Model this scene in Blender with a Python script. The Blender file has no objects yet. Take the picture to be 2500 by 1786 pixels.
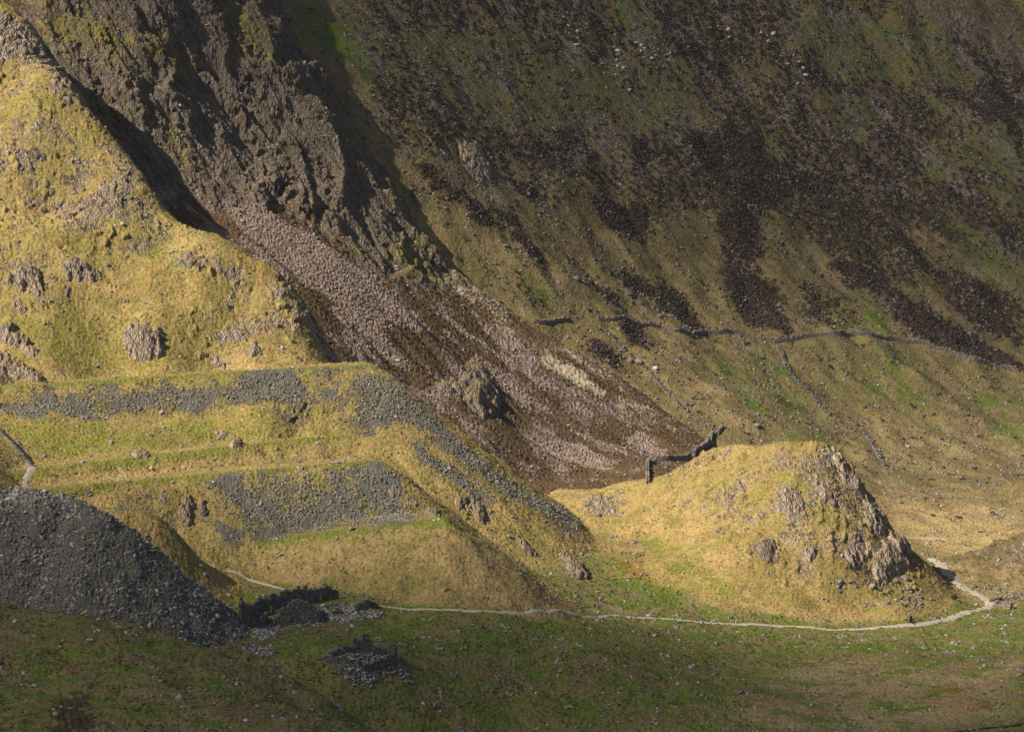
import bpy, math, random
import numpy as np
from mathutils import Vector
C = bpy.context.scene.collection
SC = bpy.context.scene
# ------------------------------------------------------------------ camera
W0, H0 = 2500.0, 1786.0
FPX = 7089.0
CAMZ = 150.0
PITCH = 0.0805            # downward tangent of the optical axis
cam = bpy.data.cameras.new('camera')
cam.sensor_fit = 'HORIZONTAL'; cam.sensor_width = 36.0; cam.lens = FPX / W0 * 36.0
cam.clip_start = 1.0; cam.clip_end = 20000.0
co = bpy.data.objects.new('camera', cam); C.objects.link(co)
co.location = (0, 0, CAMZ)
co.rotation_euler = (math.pi / 2 - math.atan(PITCH), 0, 0)
SC.camera = co
# ------------------------------------------------------------------ light
SUN = Vector((-0.62, -0.42, 0.65)).normalized()
elev = math.asin(SUN.z); azim = math.atan2(SUN.x, SUN.y)
w = bpy.data.worlds.new('World'); SC.world = w; w.use_nodes = True
nt = w.node_tree; bg = nt.nodes['Background']
sky = nt.nodes.new('ShaderNodeTexSky'); sky.sky_type = 'NISHITA'; sky.sun_disc = False
sky.sun_elevation = elev; sky.sun_rotation = azim % (2 * math.pi)
sky.air_density = 1.0; sky.dust_density = 2.0
nt.links.new(sky.outputs[0], bg.inputs[0]); bg.inputs[1].default_value = 0.05
sl = bpy.data.lights.new('sun', 'SUN'); sl.energy = 5.0; sl.angle = math.radians(0.53); sl.color = (1.0, 0.905, 0.74)
so = bpy.data.objects.new('sun', sl); C.objects.link(so)
so.rotation_euler = SUN.to_track_quat('Z', 'Y').to_euler(); so.location = SUN * 500
vs = SC.view_settings; vs.view_transform = 'Standard'; vs.look = 'None'; vs.exposure = 0.36; vs.gamma = 1.0
SC.cycles.max_bounces = 4; SC.cycles.diffuse_bounces = 2; SC.cycles.transparent_max_bounces = 8

# unseen clouds added for their shade, high behind the camera's left shoulder; the sun comes through them thinly
def cloud(name, target, size, t, dens, seed, label, edge=(1.0, .45)):
    rr = random.Random(seed)
    import bmesh
    bm = bmesh.new(); bmesh.ops.create_icosphere(bm, subdivisions=5, radius=1.0)
    from mathutils import noise as mn
    for v in bm.verts:
        p = v.co.normalized()
        v.co = p * (1 + 0.16 * mn.fractal(p * 2.1 + Vector((seed, 0, 0)), 0.9, 2.0, 4)); v.co.z *= (1.0 if v.co.z > 0 else .6)
    me = bpy.data.meshes.new(name); bm.to_mesh(me); bm.free()
    for p in me.polygons: p.use_smooth = True
    o = bpy.data.objects.new(name, me); C.objects.link(o)
    o.location = Vector(target) + SUN * t; o.scale = size
    m = bpy.data.materials.new('cloud'); m.use_nodes = True; n = m.node_tree.nodes; L = m.node_tree.links
    out = n['Material Output']; n.remove(n['Principled BSDF'])
    tr = n.new('ShaderNodeBsdfTransparent'); df = n.new('ShaderNodeBsdfDiffuse'); df.inputs[0].default_value = (.85, .86, .88, 1)
    mx = n.new('ShaderNodeMixShader'); tc = n.new('ShaderNodeTexCoord')
    no = n.new('ShaderNodeTexNoise'); no.inputs['Scale'].default_value = 2.6; no.inputs['Detail'].default_value = 3
    sx = n.new('ShaderNodeMapping'); sx.inputs['Scale'].default_value = (1, 1, 0)
    ln = n.new('ShaderNodeVectorMath'); ln.operation = 'LENGTH'
    r1 = n.new('ShaderNodeMapRange'); r1.inputs[1].default_value = edge[0]; r1.inputs[2].default_value = edge[1]; r1.interpolation_type = 'SMOOTHSTEP'
    a = n.new('ShaderNodeMath'); a.operation = 'MULTIPLY_ADD'; a.inputs[1].default_value = .5
    b = n.new('ShaderNodeMath'); b.operation = 'SUBTRACT'; b.inputs[1].default_value = .25
    mu = n.new('ShaderNodeMath'); mu.operation = 'MULTIPLY'; mu.inputs[1].default_value = dens
    L.new(tc.outputs['Object'], sx.inputs[0]); L.new(sx.outputs[0], ln.inputs[0]); L.new(tc.outputs['Object'], no.inputs['Vector'])
    L.new(no.outputs[0], a.inputs[0]); L.new(ln.outputs['Value'], a.inputs[2]); L.new(a.outputs[0], b.inputs[0]); L.new(b.outputs[0], r1.inputs[0])
    L.new(r1.outputs[0], mu.inputs[0]); L.new(mu.outputs[0], mx.inputs[0]); L.new(tr.outputs[0], mx.inputs[1]); L.new(df.outputs[0], mx.inputs[2]); L.new(mx.outputs[0], out.inputs[0])
    me.materials.append(m); o['kind'] = 'structure'; o['label'] = label; o['category'] = 'cloud'
cloud('cloud', (-30, 649, 10), (420, 240, 60), 1500, .60, 3, 'unseen grey cloud added to shade the near valley')
cloud('cloud', (60, 1455, 150), (580, 372, 60), 1500, .46, 8, 'unseen thin cloud added to shade the far mountain')

# ------------------------------------------------------------------ numeric helpers
rng = np.random.default_rng(7)
_k = np.fft.fftfreq(512)
_r = np.sqrt(_k[:, None] ** 2 + _k[None, :] ** 2)
def _band(seed):
    g = np.random.default_rng(seed).standard_normal((512, 512))
    f = np.fft.fft2(g) * np.exp(-((_r - 1 / 8.) / 0.055) ** 2)
    t = np.real(np.fft.ifft2(f)); return (t / t.std()).astype(np.float32)
TX = [_band(s) for s in (1, 2, 3)]
def n2(u, v, k=0):
    """smooth noise, unit wavelength, std 1"""
    T = TX[k % 3]
    u = np.asarray(u) * 8 + 37.7 * k; v = np.asarray(v) * 8 + 91.3 * k
    iu = np.floor(u); iv = np.floor(v); fu = (u - iu).astype(np.float32); fv = (v - iv).astype(np.float32)
    iu = iu.astype(np.int64) & 511; iv = iv.astype(np.int64) & 511
    i1 = (iu + 1) & 511; j1 = (iv + 1) & 511
    return (T[iu, iv] * (1 - fu) * (1 - fv) + T[i1, iv] * fu * (1 - fv) + T[iu, j1] * (1 - fu) * fv + T[i1, j1] * fu * fv)
def fbm(u, v, oct=4, k=0, rough=0.5):
    s = 0; a = 1.0; t = 0
    for o in range(oct):
        s = s + a * n2(u * 2 ** o, v * 2 ** o, k + o); t += a * a; a *= rough
    return s / math.sqrt(t)
def ridged(u, v, oct=4, k=0, rough=0.55):
    s = 0; a = 1.0; t = 0
    for o in range(oct):
        s = s + a * (1 - np.minimum(np.abs(n2(u * 2 ** o, v * 2 ** o, k + o)), 1.6) * 1.25); t += a; a *= rough
    return s / t
def sstep(a, b, x):
    t = np.clip((x - a) / (b - a), 0, 1); return t * t * (3 - 2 * t)

CP = 1 / math.sqrt(1 + PITCH * PITCH); SP = PITCH * CP
def m_of(py):                       # dz/dy of the view ray through row py
    t = (H0 / 2 - np.asarray(py, float)) / FPX
    return (t * CP - SP) / (CP + t * SP)
def P(px, py, D):
    t = (H0 / 2 - py) / FPX; f = CP + t * SP
    return np.array([D * (px - W0 / 2) / FPX / f, D, CAMZ + D * m_of(py)])
def Pz(px, py, z):
    return P(px, py, (CAMZ - z) / -m_of(py))

# ------------------------------------------------------------------ height rasters
R = 0.8
X0, X1, Y0, Y1 = -360.0, 360.0, 540.0, 1760.0
gx = np.arange(X0, X1 + R, R); gy = np.arange(Y0, Y1 + R, R)
GX, GY = np.meshgrid(gx, gy, indexing='ij')
def tps(pts):
    pts = np.array(pts, float); n = len(pts)
    q = pts[:, :2] / 100.0; z = pts[:, 2]
    def ph(d2): return 0.5 * d2 * np.log(d2 + 1e-9)
    d2 = ((q[:, None] - q[None]) ** 2).sum(-1)
    A = np.zeros((n + 3, n + 3)); A[:n, :n] = ph(d2) + np.eye(n) * 1e-4
    A[:n, n] = 1; A[:n, n + 1:] = q; A[n, :n] = 1; A[n + 1:, :n] = q.T
    s = np.linalg.solve(A, np.concatenate([z, [0, 0, 0]]))
    cx = np.arange(X0, X1 + 5, 4.0); cy = np.arange(Y0, Y1 + 5, 4.0)
    CX, CY = np.meshgrid(cx / 100, cy / 100, indexing='ij')
    out = s[n] + s[n + 1] * CX + s[n + 2] * CY
    for i in range(n):
        out = out + s[i] * ph((CX - q[i, 0]) ** 2 + (CY - q[i, 1]) ** 2)
    return bil(out, (GX - X0) / 4.0, (GY - Y0) / 4.0).astype(np.float32)
def bil(T, u, v):
    u = np.clip(u, 0, T.shape[0] - 1.001); v = np.clip(v, 0, T.shape[1] - 1.001)
    iu = u.astype(np.int32); iv = v.astype(np.int32); fu = (u - iu).astype(np.float32); fv = (v - iv).astype(np.float32)
    return (T[iu, iv] * (1 - fu) * (1 - fv) + T[iu + 1, iv] * fu * (1 - fv) + T[iu, iv + 1] * (1 - fu) * fv + T[iu + 1, iv + 1] * fu * fv)
def samp(T, x, y): return bil(T, (np.asarray(x, float) - X0) / R, (np.asarray(y, float) - Y0) / R)
def blur(T, r):
    n = max(1, int(round(r / R)))
    for ax in (0, 1):
        for _ in range(2):
            c = np.cumsum(np.pad(T, [(n + 1, n) if a == ax else (0, 0) for a in (0, 1)], mode='edge'), axis=ax, dtype=np.float64)
            T = (np.take(c, np.arange(2 * n + 1, c.shape[ax]), ax) - np.take(c, np.arange(0, c.shape[ax] - 2 * n - 1), ax)) / (2 * n + 1)
    return T.astype(np.float32)
def inpoly(X, Y, poly):
    c = np.zeros(X.shape, bool)
    for (x1, y1), (x2, y2) in zip(poly, np.roll(poly, -1, 0)):
        if y1 == y2: continue
        c ^= ((y1 > Y) != (y2 > Y)) & (X < (x2 - x1) * (Y - y1) / (y2 - y1) + x1)
    return c
def segdist(X, Y, poly, closed=True):
    d = np.full(X.shape, 1e9, np.float32)
    q = list(zip(poly, np.roll(poly, -1, 0))) if closed else list(zip(poly[:-1], poly[1:]))
    for a, b in q:
        dx, dy = b[0] - a[0], b[1] - a[1]; L = dx * dx + dy * dy + 1e-9
        t = np.clip(((X - a[0]) * dx + (Y - a[1]) * dy) / L, 0, 1)
        d = np.minimum(d, (X - a[0] - t * dx) ** 2 + (Y - a[1] - t * dy) ** 2)
    return np.sqrt(d)
def smax(a, b, k):
    h = np.clip(0.5 + 0.5 * (a - b) / k, 0, 1)
    return b + (a - b) * h + k * h * (1 - h)

# back mountain
ctlA = [P(*p) for p in [
 (650,0,1270),(1250,0,1370),(1900,0,1470),(2500,0,1540),(900,330,1205),(1250,330,1280),(1900,330,1385),(2500,330,1450),
 (1100,600,1182),(1400,600,1232),(2000,600,1318),(2500,600,1370),(1300,770,1171),(1700,815,1225),(2100,820,1255),(2500,900,1275),
 (1500,900,1165),(1750,1060,1138),(1800,1000,1158),(2100,1030,1195),(2500,1080,1200),(2150,1200,1122),(2500,1220,1130),
 (2300,1290,1072),(2500,1285,1080),(1250,-500,1490),(2500,-500,1690),(300,-500,1420),(3050,600,1420),(3050,1220,1130),(3050,0,1600)]]
ctlA += [(150,1000,-12),(-50,1080,10),(0,950,-30),(250,1000,-10),(-250,1150,120),(0,700,-60)]
A = tps(ctlA)
# crag ridge with the scree below it
crB = [(620,0,1200),(740,150,1192),(860,330,1180),(960,480,1175),(1060,620,1170),(1180,710,1165),(1290,790,1158),(1430,870,1150),(1560,960,1140),(1740,1090,1125)]
cB = [P(*p) for p in crB]
ctlB = list(cB) + [c + np.array([12, 24, -17]) for c in cB] + [P(*p) for p in [
 (100,50,1110),(400,0,1145),(300,200,1100),(500,200,1140),(350,420,1075),(600,400,1120),(600,520,1078),(800,500,1125),(900,640,1112),(800,650,1075),
 (800,800,1040),(1000,800,1078),(1000,1000,1030),(1150,900,1090),(1200,1050,1045),(1350,1190,1030),(1480,1170,1035),(1300,1000,1092),(1500,1000,1120),
 (1600,1110,1090),(1590,1165,1015),(1450,1185,1010),(1350,1196,1008),(1680,1120,1080),(300,-500,1230),(-400,0,1095),(-300,-400,1180)]]
ctlB += [(-155,1010,112),(-100,1000,84),(-60,1000,64),(-20,1000,40),(40,1000,16),(120,1080,-10),(60,940,-20),(200,1100,-60)]
B = tps(ctlB)
# sunlit hill on the left
crC = [(0,0,1062),(60,50,1052),(150,200,1024),(230,300,1012),(330,410,1003),(440,560,986),(560,600,988),(660,640,982),(740,770,972),(800,885,962)]
cC = [P(*p) for p in crC]
ctlC = list(cC) + [c + np.array([22, 14, -36]) for c in cC] + [P(*p) for p in [
 (0,925,914),(0,800,932),(0,600,961),(0,400,993),(0,200,1026),(200,922,923),(200,800,940),(200,600,970),(200,400,1001),
 (400,905,932),(400,750,954),(400,600,977),(600,895,942),(600,800,956),(600,700,971),(-300,-200,1080),(-400,400,985),(-400,930,893),
 (450,1025,909),(0,1050,880),(0,1000,893),(250,1025,900),(650,1015,915),(400,1280,812),(100,1250,800),
 (1200,1230,930),(1300,1350,900),(-400,1250,760)]]
def base(px, py, D0, z0, s=0.75):
    D = (CAMZ - z0 + s * D0) / (s - m_of(py)); return P(px, py, D)
def dT1(px): return 905 + px * (45 / 915.)
def dT2(px): return 850 + (px - 80) * (80 / 880.)
def dT3(px): return 838 + (px - 140) * (55 / 790.)
def dT4(px): return 845.0
for px, py in [(0,942),(280,930),(550,916),(790,886)]:
    c = P(px, py, dT1(px)); ctlC += [c - np.array([0, 0, 7.0]), c + np.array([-3, 9, -1.0])]
for px, py, fD in [(80,1146,dT2),(330,1124,dT2),(560,1103,dT2),(760,1076,dT2),(960,1037,dT2),(140,1193,dT3),(520,1160,dT3),(860,1120,dT3),(480,1336,dT4),(860,1290,dT4),(1000,1270,dT4)]:
    ctlC.append(P(px, py, fD(px)) - np.array([0, 0, 4.0 if fD is dT2 else 7.0]))
ctlC += [P(450,1400,800) - np.array([0, 0, 12]), P(900,1400,835) - np.array([0, 0, 8]), P(700,1380,835) - np.array([0, 0, 6]), P(800,1230,862) - np.array([0, 0, 9]), P(900,1180,880) - np.array([0, 0, 9]), P(1100,1340,860) - np.array([0, 0, 6]), P(-200,955,846) - np.array([0, 0, 4])]
ctlC += [(60,1010,0),(20,860,0),(60,960,5),(-20,800,2),(-180,740,20),(-330,730,40)]
Ch = tps(ctlC)
# valley floor
ctlF = [P(*p) for p in [(2500,1786,765),(1900,1786,760),(1250,1786,750),(900,1786,730),(2290,1525,887),(1500,1510,852),(1700,1519,868),(950,1480,815),(700,1437,826),(850,1462,818),(1200,1496,815),(1350,1499,835),
 (1430,1300,950),(880,1640,743),(700,1530,790),(560,1620,735),(1900,1650,820),(2450,1650,815),(2300,1320,1055),(2500,1300,1065),(2320,1440,952),(1250,1650,775),(1500,1400,905),(3000,1400,980),(3000,1786,760)]]
ctlF += [(48,1010,16),(30,1050,14),(90,1000,12),(130,1020,4),(90,1045,14),(0,600,-12),(-200,700,5),(-200,900,20),(-60,600,-8),(150,600,-10),(0,1200,20)]
Fl = tps(ctlF)
# knoll
crK = [(1340,1200,985),(1420,1192,985),(1500,1190,985),(1600,1176,985),(1690,1124,975),(1740,1102,970),(1800,1090,965),(1920,1080,958),(2020,1075,952),(2060,1130,952),(2130,1230,952),(2200,1310,950),(2260,1365,948),(2320,1440,945)]
cK = [P(*p) for p in crK]
ctlK = list(cK) + [c + np.array([6, 28, -16 - 10 * (c[2] > 35)]) for c in cK] + [P(*p) for p in [(1430,1290,955),(1600,1300,945),(1600,1400,908),(1800,1200,942),
 (1800,1300,921),(1800,1430,893),(2000,1200,932),(2000,1300,915),(2000,1400,899),(2000,1490,886),(2150,1350,923),(2150,1440,903),(2200,1510,888),(1250,1260,985)]]
ctlK += [(20,860,-12),(70,840,-14),(130,850,-16),(190,900,-25),(190,960,-30),(-30,960,-10),(-40,1010,-15),(60,1060,-10),(130,1020,-25)]
K = tps(ctlK)
# foreground slope
crN = [(-300,1470,720),(0,1487,715),(200,1507,708),(350,1532,700),(560,1602,695),(700,1652,692),(800,1702,688),(900,1775,680)]
cN = [P(*p) for p in crN]
ctlN = list(cN) + [c + np.array([6, 16, -9]) for c in cN] + [P(*p) for p in [(0,1650,650),(0,1786,610),(400,1786,620),(800,1786,640),(500,1650,662),(-300,1786,610)]]
ctlN += [(0,560,15),(-100,560,20),(60,650,-6),(30,720,-12),(120,700,-25),(-300,560,30),(-300,780,0),(0,780,-20)]
N = tps(ctlN)
# right hand mound
g0 = P(2560, 1345, 985)
Md = Fl - 2.5 + 18.5 * np.exp(-(((GX - g0[0] - 4) / 30) ** 2 + ((GY - g0[1] - 6) / 26) ** 2) * 0.9) - 0.0

# relief noise on the natural components
def rot(X, Y, a): return X * math.cos(a) + Y * math.sin(a), -X * math.sin(a) + Y * math.cos(a)
aA = math.atan2(-0.75, 0.66)          # fall direction of the mountain
uA, vA = rot(GX, GY, aA)              # uA along the fall, vA across
aB = math.atan2(-0.25, 0.97)
uB, vB = rot(GX, GY, aB)
ampA = sstep(1130, 1260, GY)
A = A + ampA * (1.1 * fbm(GX / 90, GY / 110, 3, 1) + 0.85 * fbm(uA / 60, vA / 30, 3, 4, .4)) + 0.5 * fbm(GX / 25, GY / 25, 2, 2)
B = B + 0.8 * fbm(uB / 110, vB / 22, 3, 2) + 0.25 * fbm(uB / 20, vB / 8, 2, 5)
Ch = Ch + (0.25 + 0.75 * sstep(70, 90, Ch)) * fbm(GX / 38, GY / 38, 4, 3, .38)
Fl = Fl + 0.35 * fbm(GX / 45, GY / 60, 3, 1)
K = K + 0.6 * fbm(GX / 26, GY / 26, 4, 6, .4)
N = N + 0.5 * fbm(GX / 30, GY / 30, 3, 2)
Md = Md + 0.5 * fbm(GX / 9, GY / 9, 3, 2)

def tip(top, back, slope, z):
    """flat-topped spoil tip: crest pixels, falling at the angle of repose all round"""
    f = np.array([Pz(px, py, z) if not callable(z) else P(px, py, z(px)) for px, py in top])
    poly = np.array([q[:2] for q in f] + [np.array(b) for b in back])
    k = np.polyfit(f[:, 0], f[:, 2], 1) if callable(z) else (0.0, z)
    zc = k[0] * np.clip(GX, f[:, 0].min() - 5, f[:, 0].max() + 1) + k[1]
    ins = inpoly(GX, GY, poly); d = segdist(GX, GY, poly)
    h = zc - np.where(ins, 0, d * slope + np.minimum(d, 9) * 0.035 * fbm(GX / 30, GY / 30, 2, 5))
    return (h - 0.4 * np.exp(-(d / 1.0) ** 2) + np.where(ins, 0, 0.18 * fbm(GX / 9, GY / 9, 2, 3))).astype(np.float32), poly
T1, p1 = tip([(-400,965),(0,942),(280,930),(550,916),(700,895),(790,884),(870,886),(915,899)], [(-48,962),(-100,955),(-220,925)], 0.78, dT1)
T2, p2 = tip([(-200,1165),(80,1146),(330,1124),(560,1103),(760,1076),(870,1050),(960,1037),(1030,1040)], [(-33,950),(-75,930),(-200,870)], 0.72, dT2)
T3, p3 = tip([(-200,1215),(140,1193),(330,1178),(520,1160),(700,1140),(860,1120),(930,1125)], [(-44,905),(-85,885),(-200,850)], 0.74, dT3)
T4, p4 = tip([(330,1360),(480,1336),(620,1312),(860,1290),(1000,1269),(1085,1274)], [(-22,868),(-60,870),(-125,860)], 0.72, dT4)
S, pS = tip([(-400,1247),(0,1238),(150,1234),(225,1237),(258,1246)], [(-121,793),(-132,806),(-250,812)], 0.88, 50.0)
S = S + 0.45 * fbm(GX / 11, GY / 11, 3, 7) + 0.5 * fbm(GX / 26, GY / 26, 1, 4)

names = ['valley_floor', 'mountain', 'crag_ridge', 'hill', 'knoll', 'foreground_slope', 'mound', 'upper_spoil_tip', 'middle_spoil_tip', 'lower_spoil_tip', 'bottom_spoil_tip', 'dark_spoil_heap']
comps = [Fl, A, B, Ch, K, N, Md, T1, T2, T3, T4, S]
kk = [0, 9, 3, 3, 5, 1.0, 3, 0.8, 0.8, 0.8, 2.0, 0.8]
def combine():
    global Hh, Lb
    Hh = Fl.copy(); Lb = np.zeros(Fl.shape, np.int8)
    for i in range(1, len(comps)):
        c = comps[i]
        Lb = np.where(c > Hh, i, Lb).astype(np.int8)
        Hh = smax(c, Hh, kk[i] + 1e-3)
combine()
def hit(px, py, comp=None):
    """first point of the ground on the view ray of a photograph pixel"""
    px = np.atleast_1d(np.asarray(px, float)); py = np.atleast_1d(np.asarray(py, float))
    D = np.arange(600, 1700, 0.7)
    T = Hh if comp is None else comps[comp]
    t = (H0 / 2 - py) / FPX; f = CP + t * SP
    x = D[None] * ((px - W0 / 2) / FPX / f)[:, None]; z = CAMZ + D[None] * m_of(py)[:, None]
    h = samp(T, x, np.broadcast_to(D[None], x.shape)) - z
    ok = h > 0
    i = np.where(ok.any(1), ok.argmax(1), h.argmax(1))
    j = np.maximum(i - 1, 0); r = np.arange(len(px))
    a = np.clip(h[r, i] / (h[r, i] - h[r, j] + 1e-9), 0, 1) * (ok.any(1) & (i > 0))
    d = D[i] - 0.7 * a
    return np.stack([d * ((px - W0 / 2) / FPX / f), d], 1)

# ------------------------------------------------------------------ ground cover, drawn as areas on the ground
FLOOR, MTN, CRAG, HILL, KNOLL, NEAR, MOUND, TIP1, TIP2, TIP3, TIP4, HEAP = range(12)
WX = 1.6 * fbm(GX / 11, GY / 11, 3, 1).astype(np.float32); WY = 1.6 * fbm(GX / 11, GY / 11, 3, 4).astype(np.float32)
LAY = {k: np.zeros(GX.shape, np.float32) for k in ('rock','scree','slate','gravel','heather','green','rust','gold','path','straw','brown')}
def area(lay, comp, pts, s=1.0, soft=1.4, warp=1.0):
    p = np.array(pts, float)
    h = hit(p[:, 0], p[:, 1], comp)
    lo = h.min(0) - 8; hi = h.max(0) + 8
    i0, i1 = [int(np.clip((v - X0) / R, 0, GX.shape[0])) for v in (lo[0], hi[0])]
    j0, j1 = [int(np.clip((v - Y0) / R, 0, GX.shape[1])) for v in (lo[1], hi[1])]
    if i1 - i0 < 2 or j1 - j0 < 2: return
    sl_ = (slice(i0, i1 + 1), slice(j0, j1 + 1))
    m = inpoly(GX[sl_] + warp * WX[sl_], GY[sl_] + warp * WY[sl_], h).astype(np.float32)
    m = blur(m, soft) * s
    if comp is not None: m = m * (blur((Lb[sl_] == comp).astype(np.float32), 0.8))
    L = LAY[lay]; L[sl_] = np.maximum(L[sl_], m)
def areas(lay, comp, lst, s=1.0, soft=1.4, warp=1.0):
    for p in lst: area(lay, comp, p, s, soft, warp)
isc = lambda i: (Lb == i).astype(np.float32)
# crag relief first: ribs and gullies down the rock face
cragpoly = [(40,-60),(640,-60),(745,130),(870,320),(975,470),(1060,610),(1130,700),(1060,690),(985,640),(950,680),(900,640),(830,560),(780,545),(700,500),(650,520),(600,478),(540,500),(480,480),(330,400),(250,300),(150,180)]
area('rock', CRAG, cragpoly, 1.0, 4.0)
cm = LAY['rock'].copy()
qc = .8 * GX + .6 * B; pc = .6 * GX - .8 * B + 3 * n2(GX / 25, GY / 60, 2); rid = ridged(qc / 17 + .2 * n2(pc / 30, qc / 30, 1), pc / 95, 2, 1)
def saw(w_, lw, k_, seed):
    ph = qc / w_ + .32 * n2(pc / lw, qc / (w_ * 5), k_) + .14 * n2(pc / (lw * .25), qc / w_, k_ + 1); i_ = np.floor(ph); fr = ph - i_
    s_ = np.where(fr < .72, fr / .72, (1 - fr) / .28); a_ = .55 + .45 * np.sin(i_ * 12.9898 + seed) + .35 * n2(pc / (lw * .6), i_ * 3.7, k_ + 2)
    return s_ * np.clip(a_, .1, 1.5)
B = B + cm * (5.4 * (saw(14, 90, 1, 1.0) - .4) + 1.8 * (saw(5.0, 36, 2, 4.0) - .4))
comps[CRAG] = B.astype(np.float32); combine()
LAY['rock'][:] = cm * 0.79
areas('heather', CRAG, [[(520,480),(600,470),(700,500),(760,530),(900,640),(1000,700),(1080,690),(1180,705),(1290,785),(1430,865),(1560,950),(1745,1085),(1600,1140),(1450,1170),(1300,1200),(1150,1090),(1000,960),(800,800),(640,640),(480,560),(300,420)]], 1.0, 3)
LAY['heather'] = np.maximum(LAY['heather'], 0.92 * isc(CRAG) * (1 - cm))
LAY['heather'] = np.maximum(LAY['heather'], .50 * cm); LAY['scree'] = .30 * isc(CRAG) * (1 - cm)
areas('heather', CRAG, [[(330,380),(480,380),(560,460),(540,540),(440,520),(360,450)],[(400,150),(430,130),(460,200),(440,220)],[(520,300),(600,330),(640,420),(560,460),(500,400)]], .6)
areas('green', CRAG, [[(290,60),(330,80),(345,120),(315,130)],[(728,208),(780,228),(815,266),(780,262),(740,230)],[(440,200),(480,200),(480,220),(450,220)],[(720,30),(800,60),(860,150),(820,160),(760,100)],
  [(1200,1030),(1300,1020),(1370,990),(1430,984),(1490,1010),(1400,1040),(1320,1040),(1260,1050)],[(1300,1180),(1400,1195),(1350,1210)],[(1490,1150),(1600,1140),(1620,1170),(1500,1180)]], .55, 2.5)
SCREES = [
 [(600,488),(720,552),(800,600),(880,660),(932,704),(988,748),(1048,784),(1008,792),(1048,824),(1024,816),(968,788),(932,808),(960,840),(1000,876),(1024,916),(1048,936),(992,904),(944,864),(900,824),(848,776),(800,732),(740,690),(680,640),(640,600),(600,572),(548,520)],
 [(1056,784),(1104,816),(1152,856),(1220,896),(1280,932),(1316,984),(1360,1008),(1336,1012),(1280,992),(1240,960),(1200,916),(1160,880),(1112,836),(1080,808)],
 [(1308,1080),(1360,1072),(1420,1080),(1480,1116),(1504,1144),(1476,1160),(1420,1136),(1360,1116),(1316,1100)],
 [(340,420),(400,456),(460,492),(500,532),(560,572),(600,604),(540,580),(480,540),(420,484),(372,444)]]
areas('scree', CRAG, SCREES, .95, 1.6)
areas('scree', CRAG, [
 [(960,664),(1024,716),(1080,760),(1144,808),(1200,848),(1260,880),(1300,916),(1340,952),(1368,984),(1330,965),(1290,930),(1240,890),(1190,860),(1130,815),(1070,768),(1010,722)],
 [(1372,1032),(1440,1056),(1512,1088),(1560,1116),(1540,1112),(1480,1092),(1424,1072)],
 [(1472,1028),(1560,1052),(1620,1092),(1652,1116),(1616,1116),(1568,1084),(1512,1060)],
 [(1224,1080),(1280,1116),(1320,1160),(1364,1192),(1336,1184),(1280,1140),(1240,1104)],
 [(780,700),(840,745),(900,810),(960,860),(1030,925),(1000,915),(900,840),(830,780)],
 [(924,900),(980,916),(1056,960),(1112,1004),(1160,1044),(1180,1072),(1140,1048),(1080,1000),(1016,952),(960,920)],
 [(1050,600),(1075,605),(1085,640),(1060,640)],[(560,545),(640,600),(720,680),(760,730),(700,690),(620,630)]], .84, 1.6)
areas('gravel', CRAG, [[(1224,790),(1252,804),(1278,852),(1248,838),(1218,812)],[(1332,854),(1368,888),(1420,904),(1464,950),(1478,968),(1420,942),(1360,910),(1300,876)]], 1.0, 1.0, .6)
areas('gravel', CRAG, [[(1080,668),(1140,680),(1200,716),(1256,758),(1244,792),(1204,802),(1184,762),(1140,730),(1088,710)],[(1332,812),(1380,836),(1456,888),(1516,936),(1560,960),(1500,940),(1430,893),(1370,858)],
  [(1500,970),(1600,1005),(1650,1050),(1600,1035)]], .58, 1.2)
areas('rust', CRAG, [[(1555,985),(1610,1000),(1655,1050),(1620,1040)],[(1660,1060),(1700,1070),(1725,1090),(1680,1090)]], .7)
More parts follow.
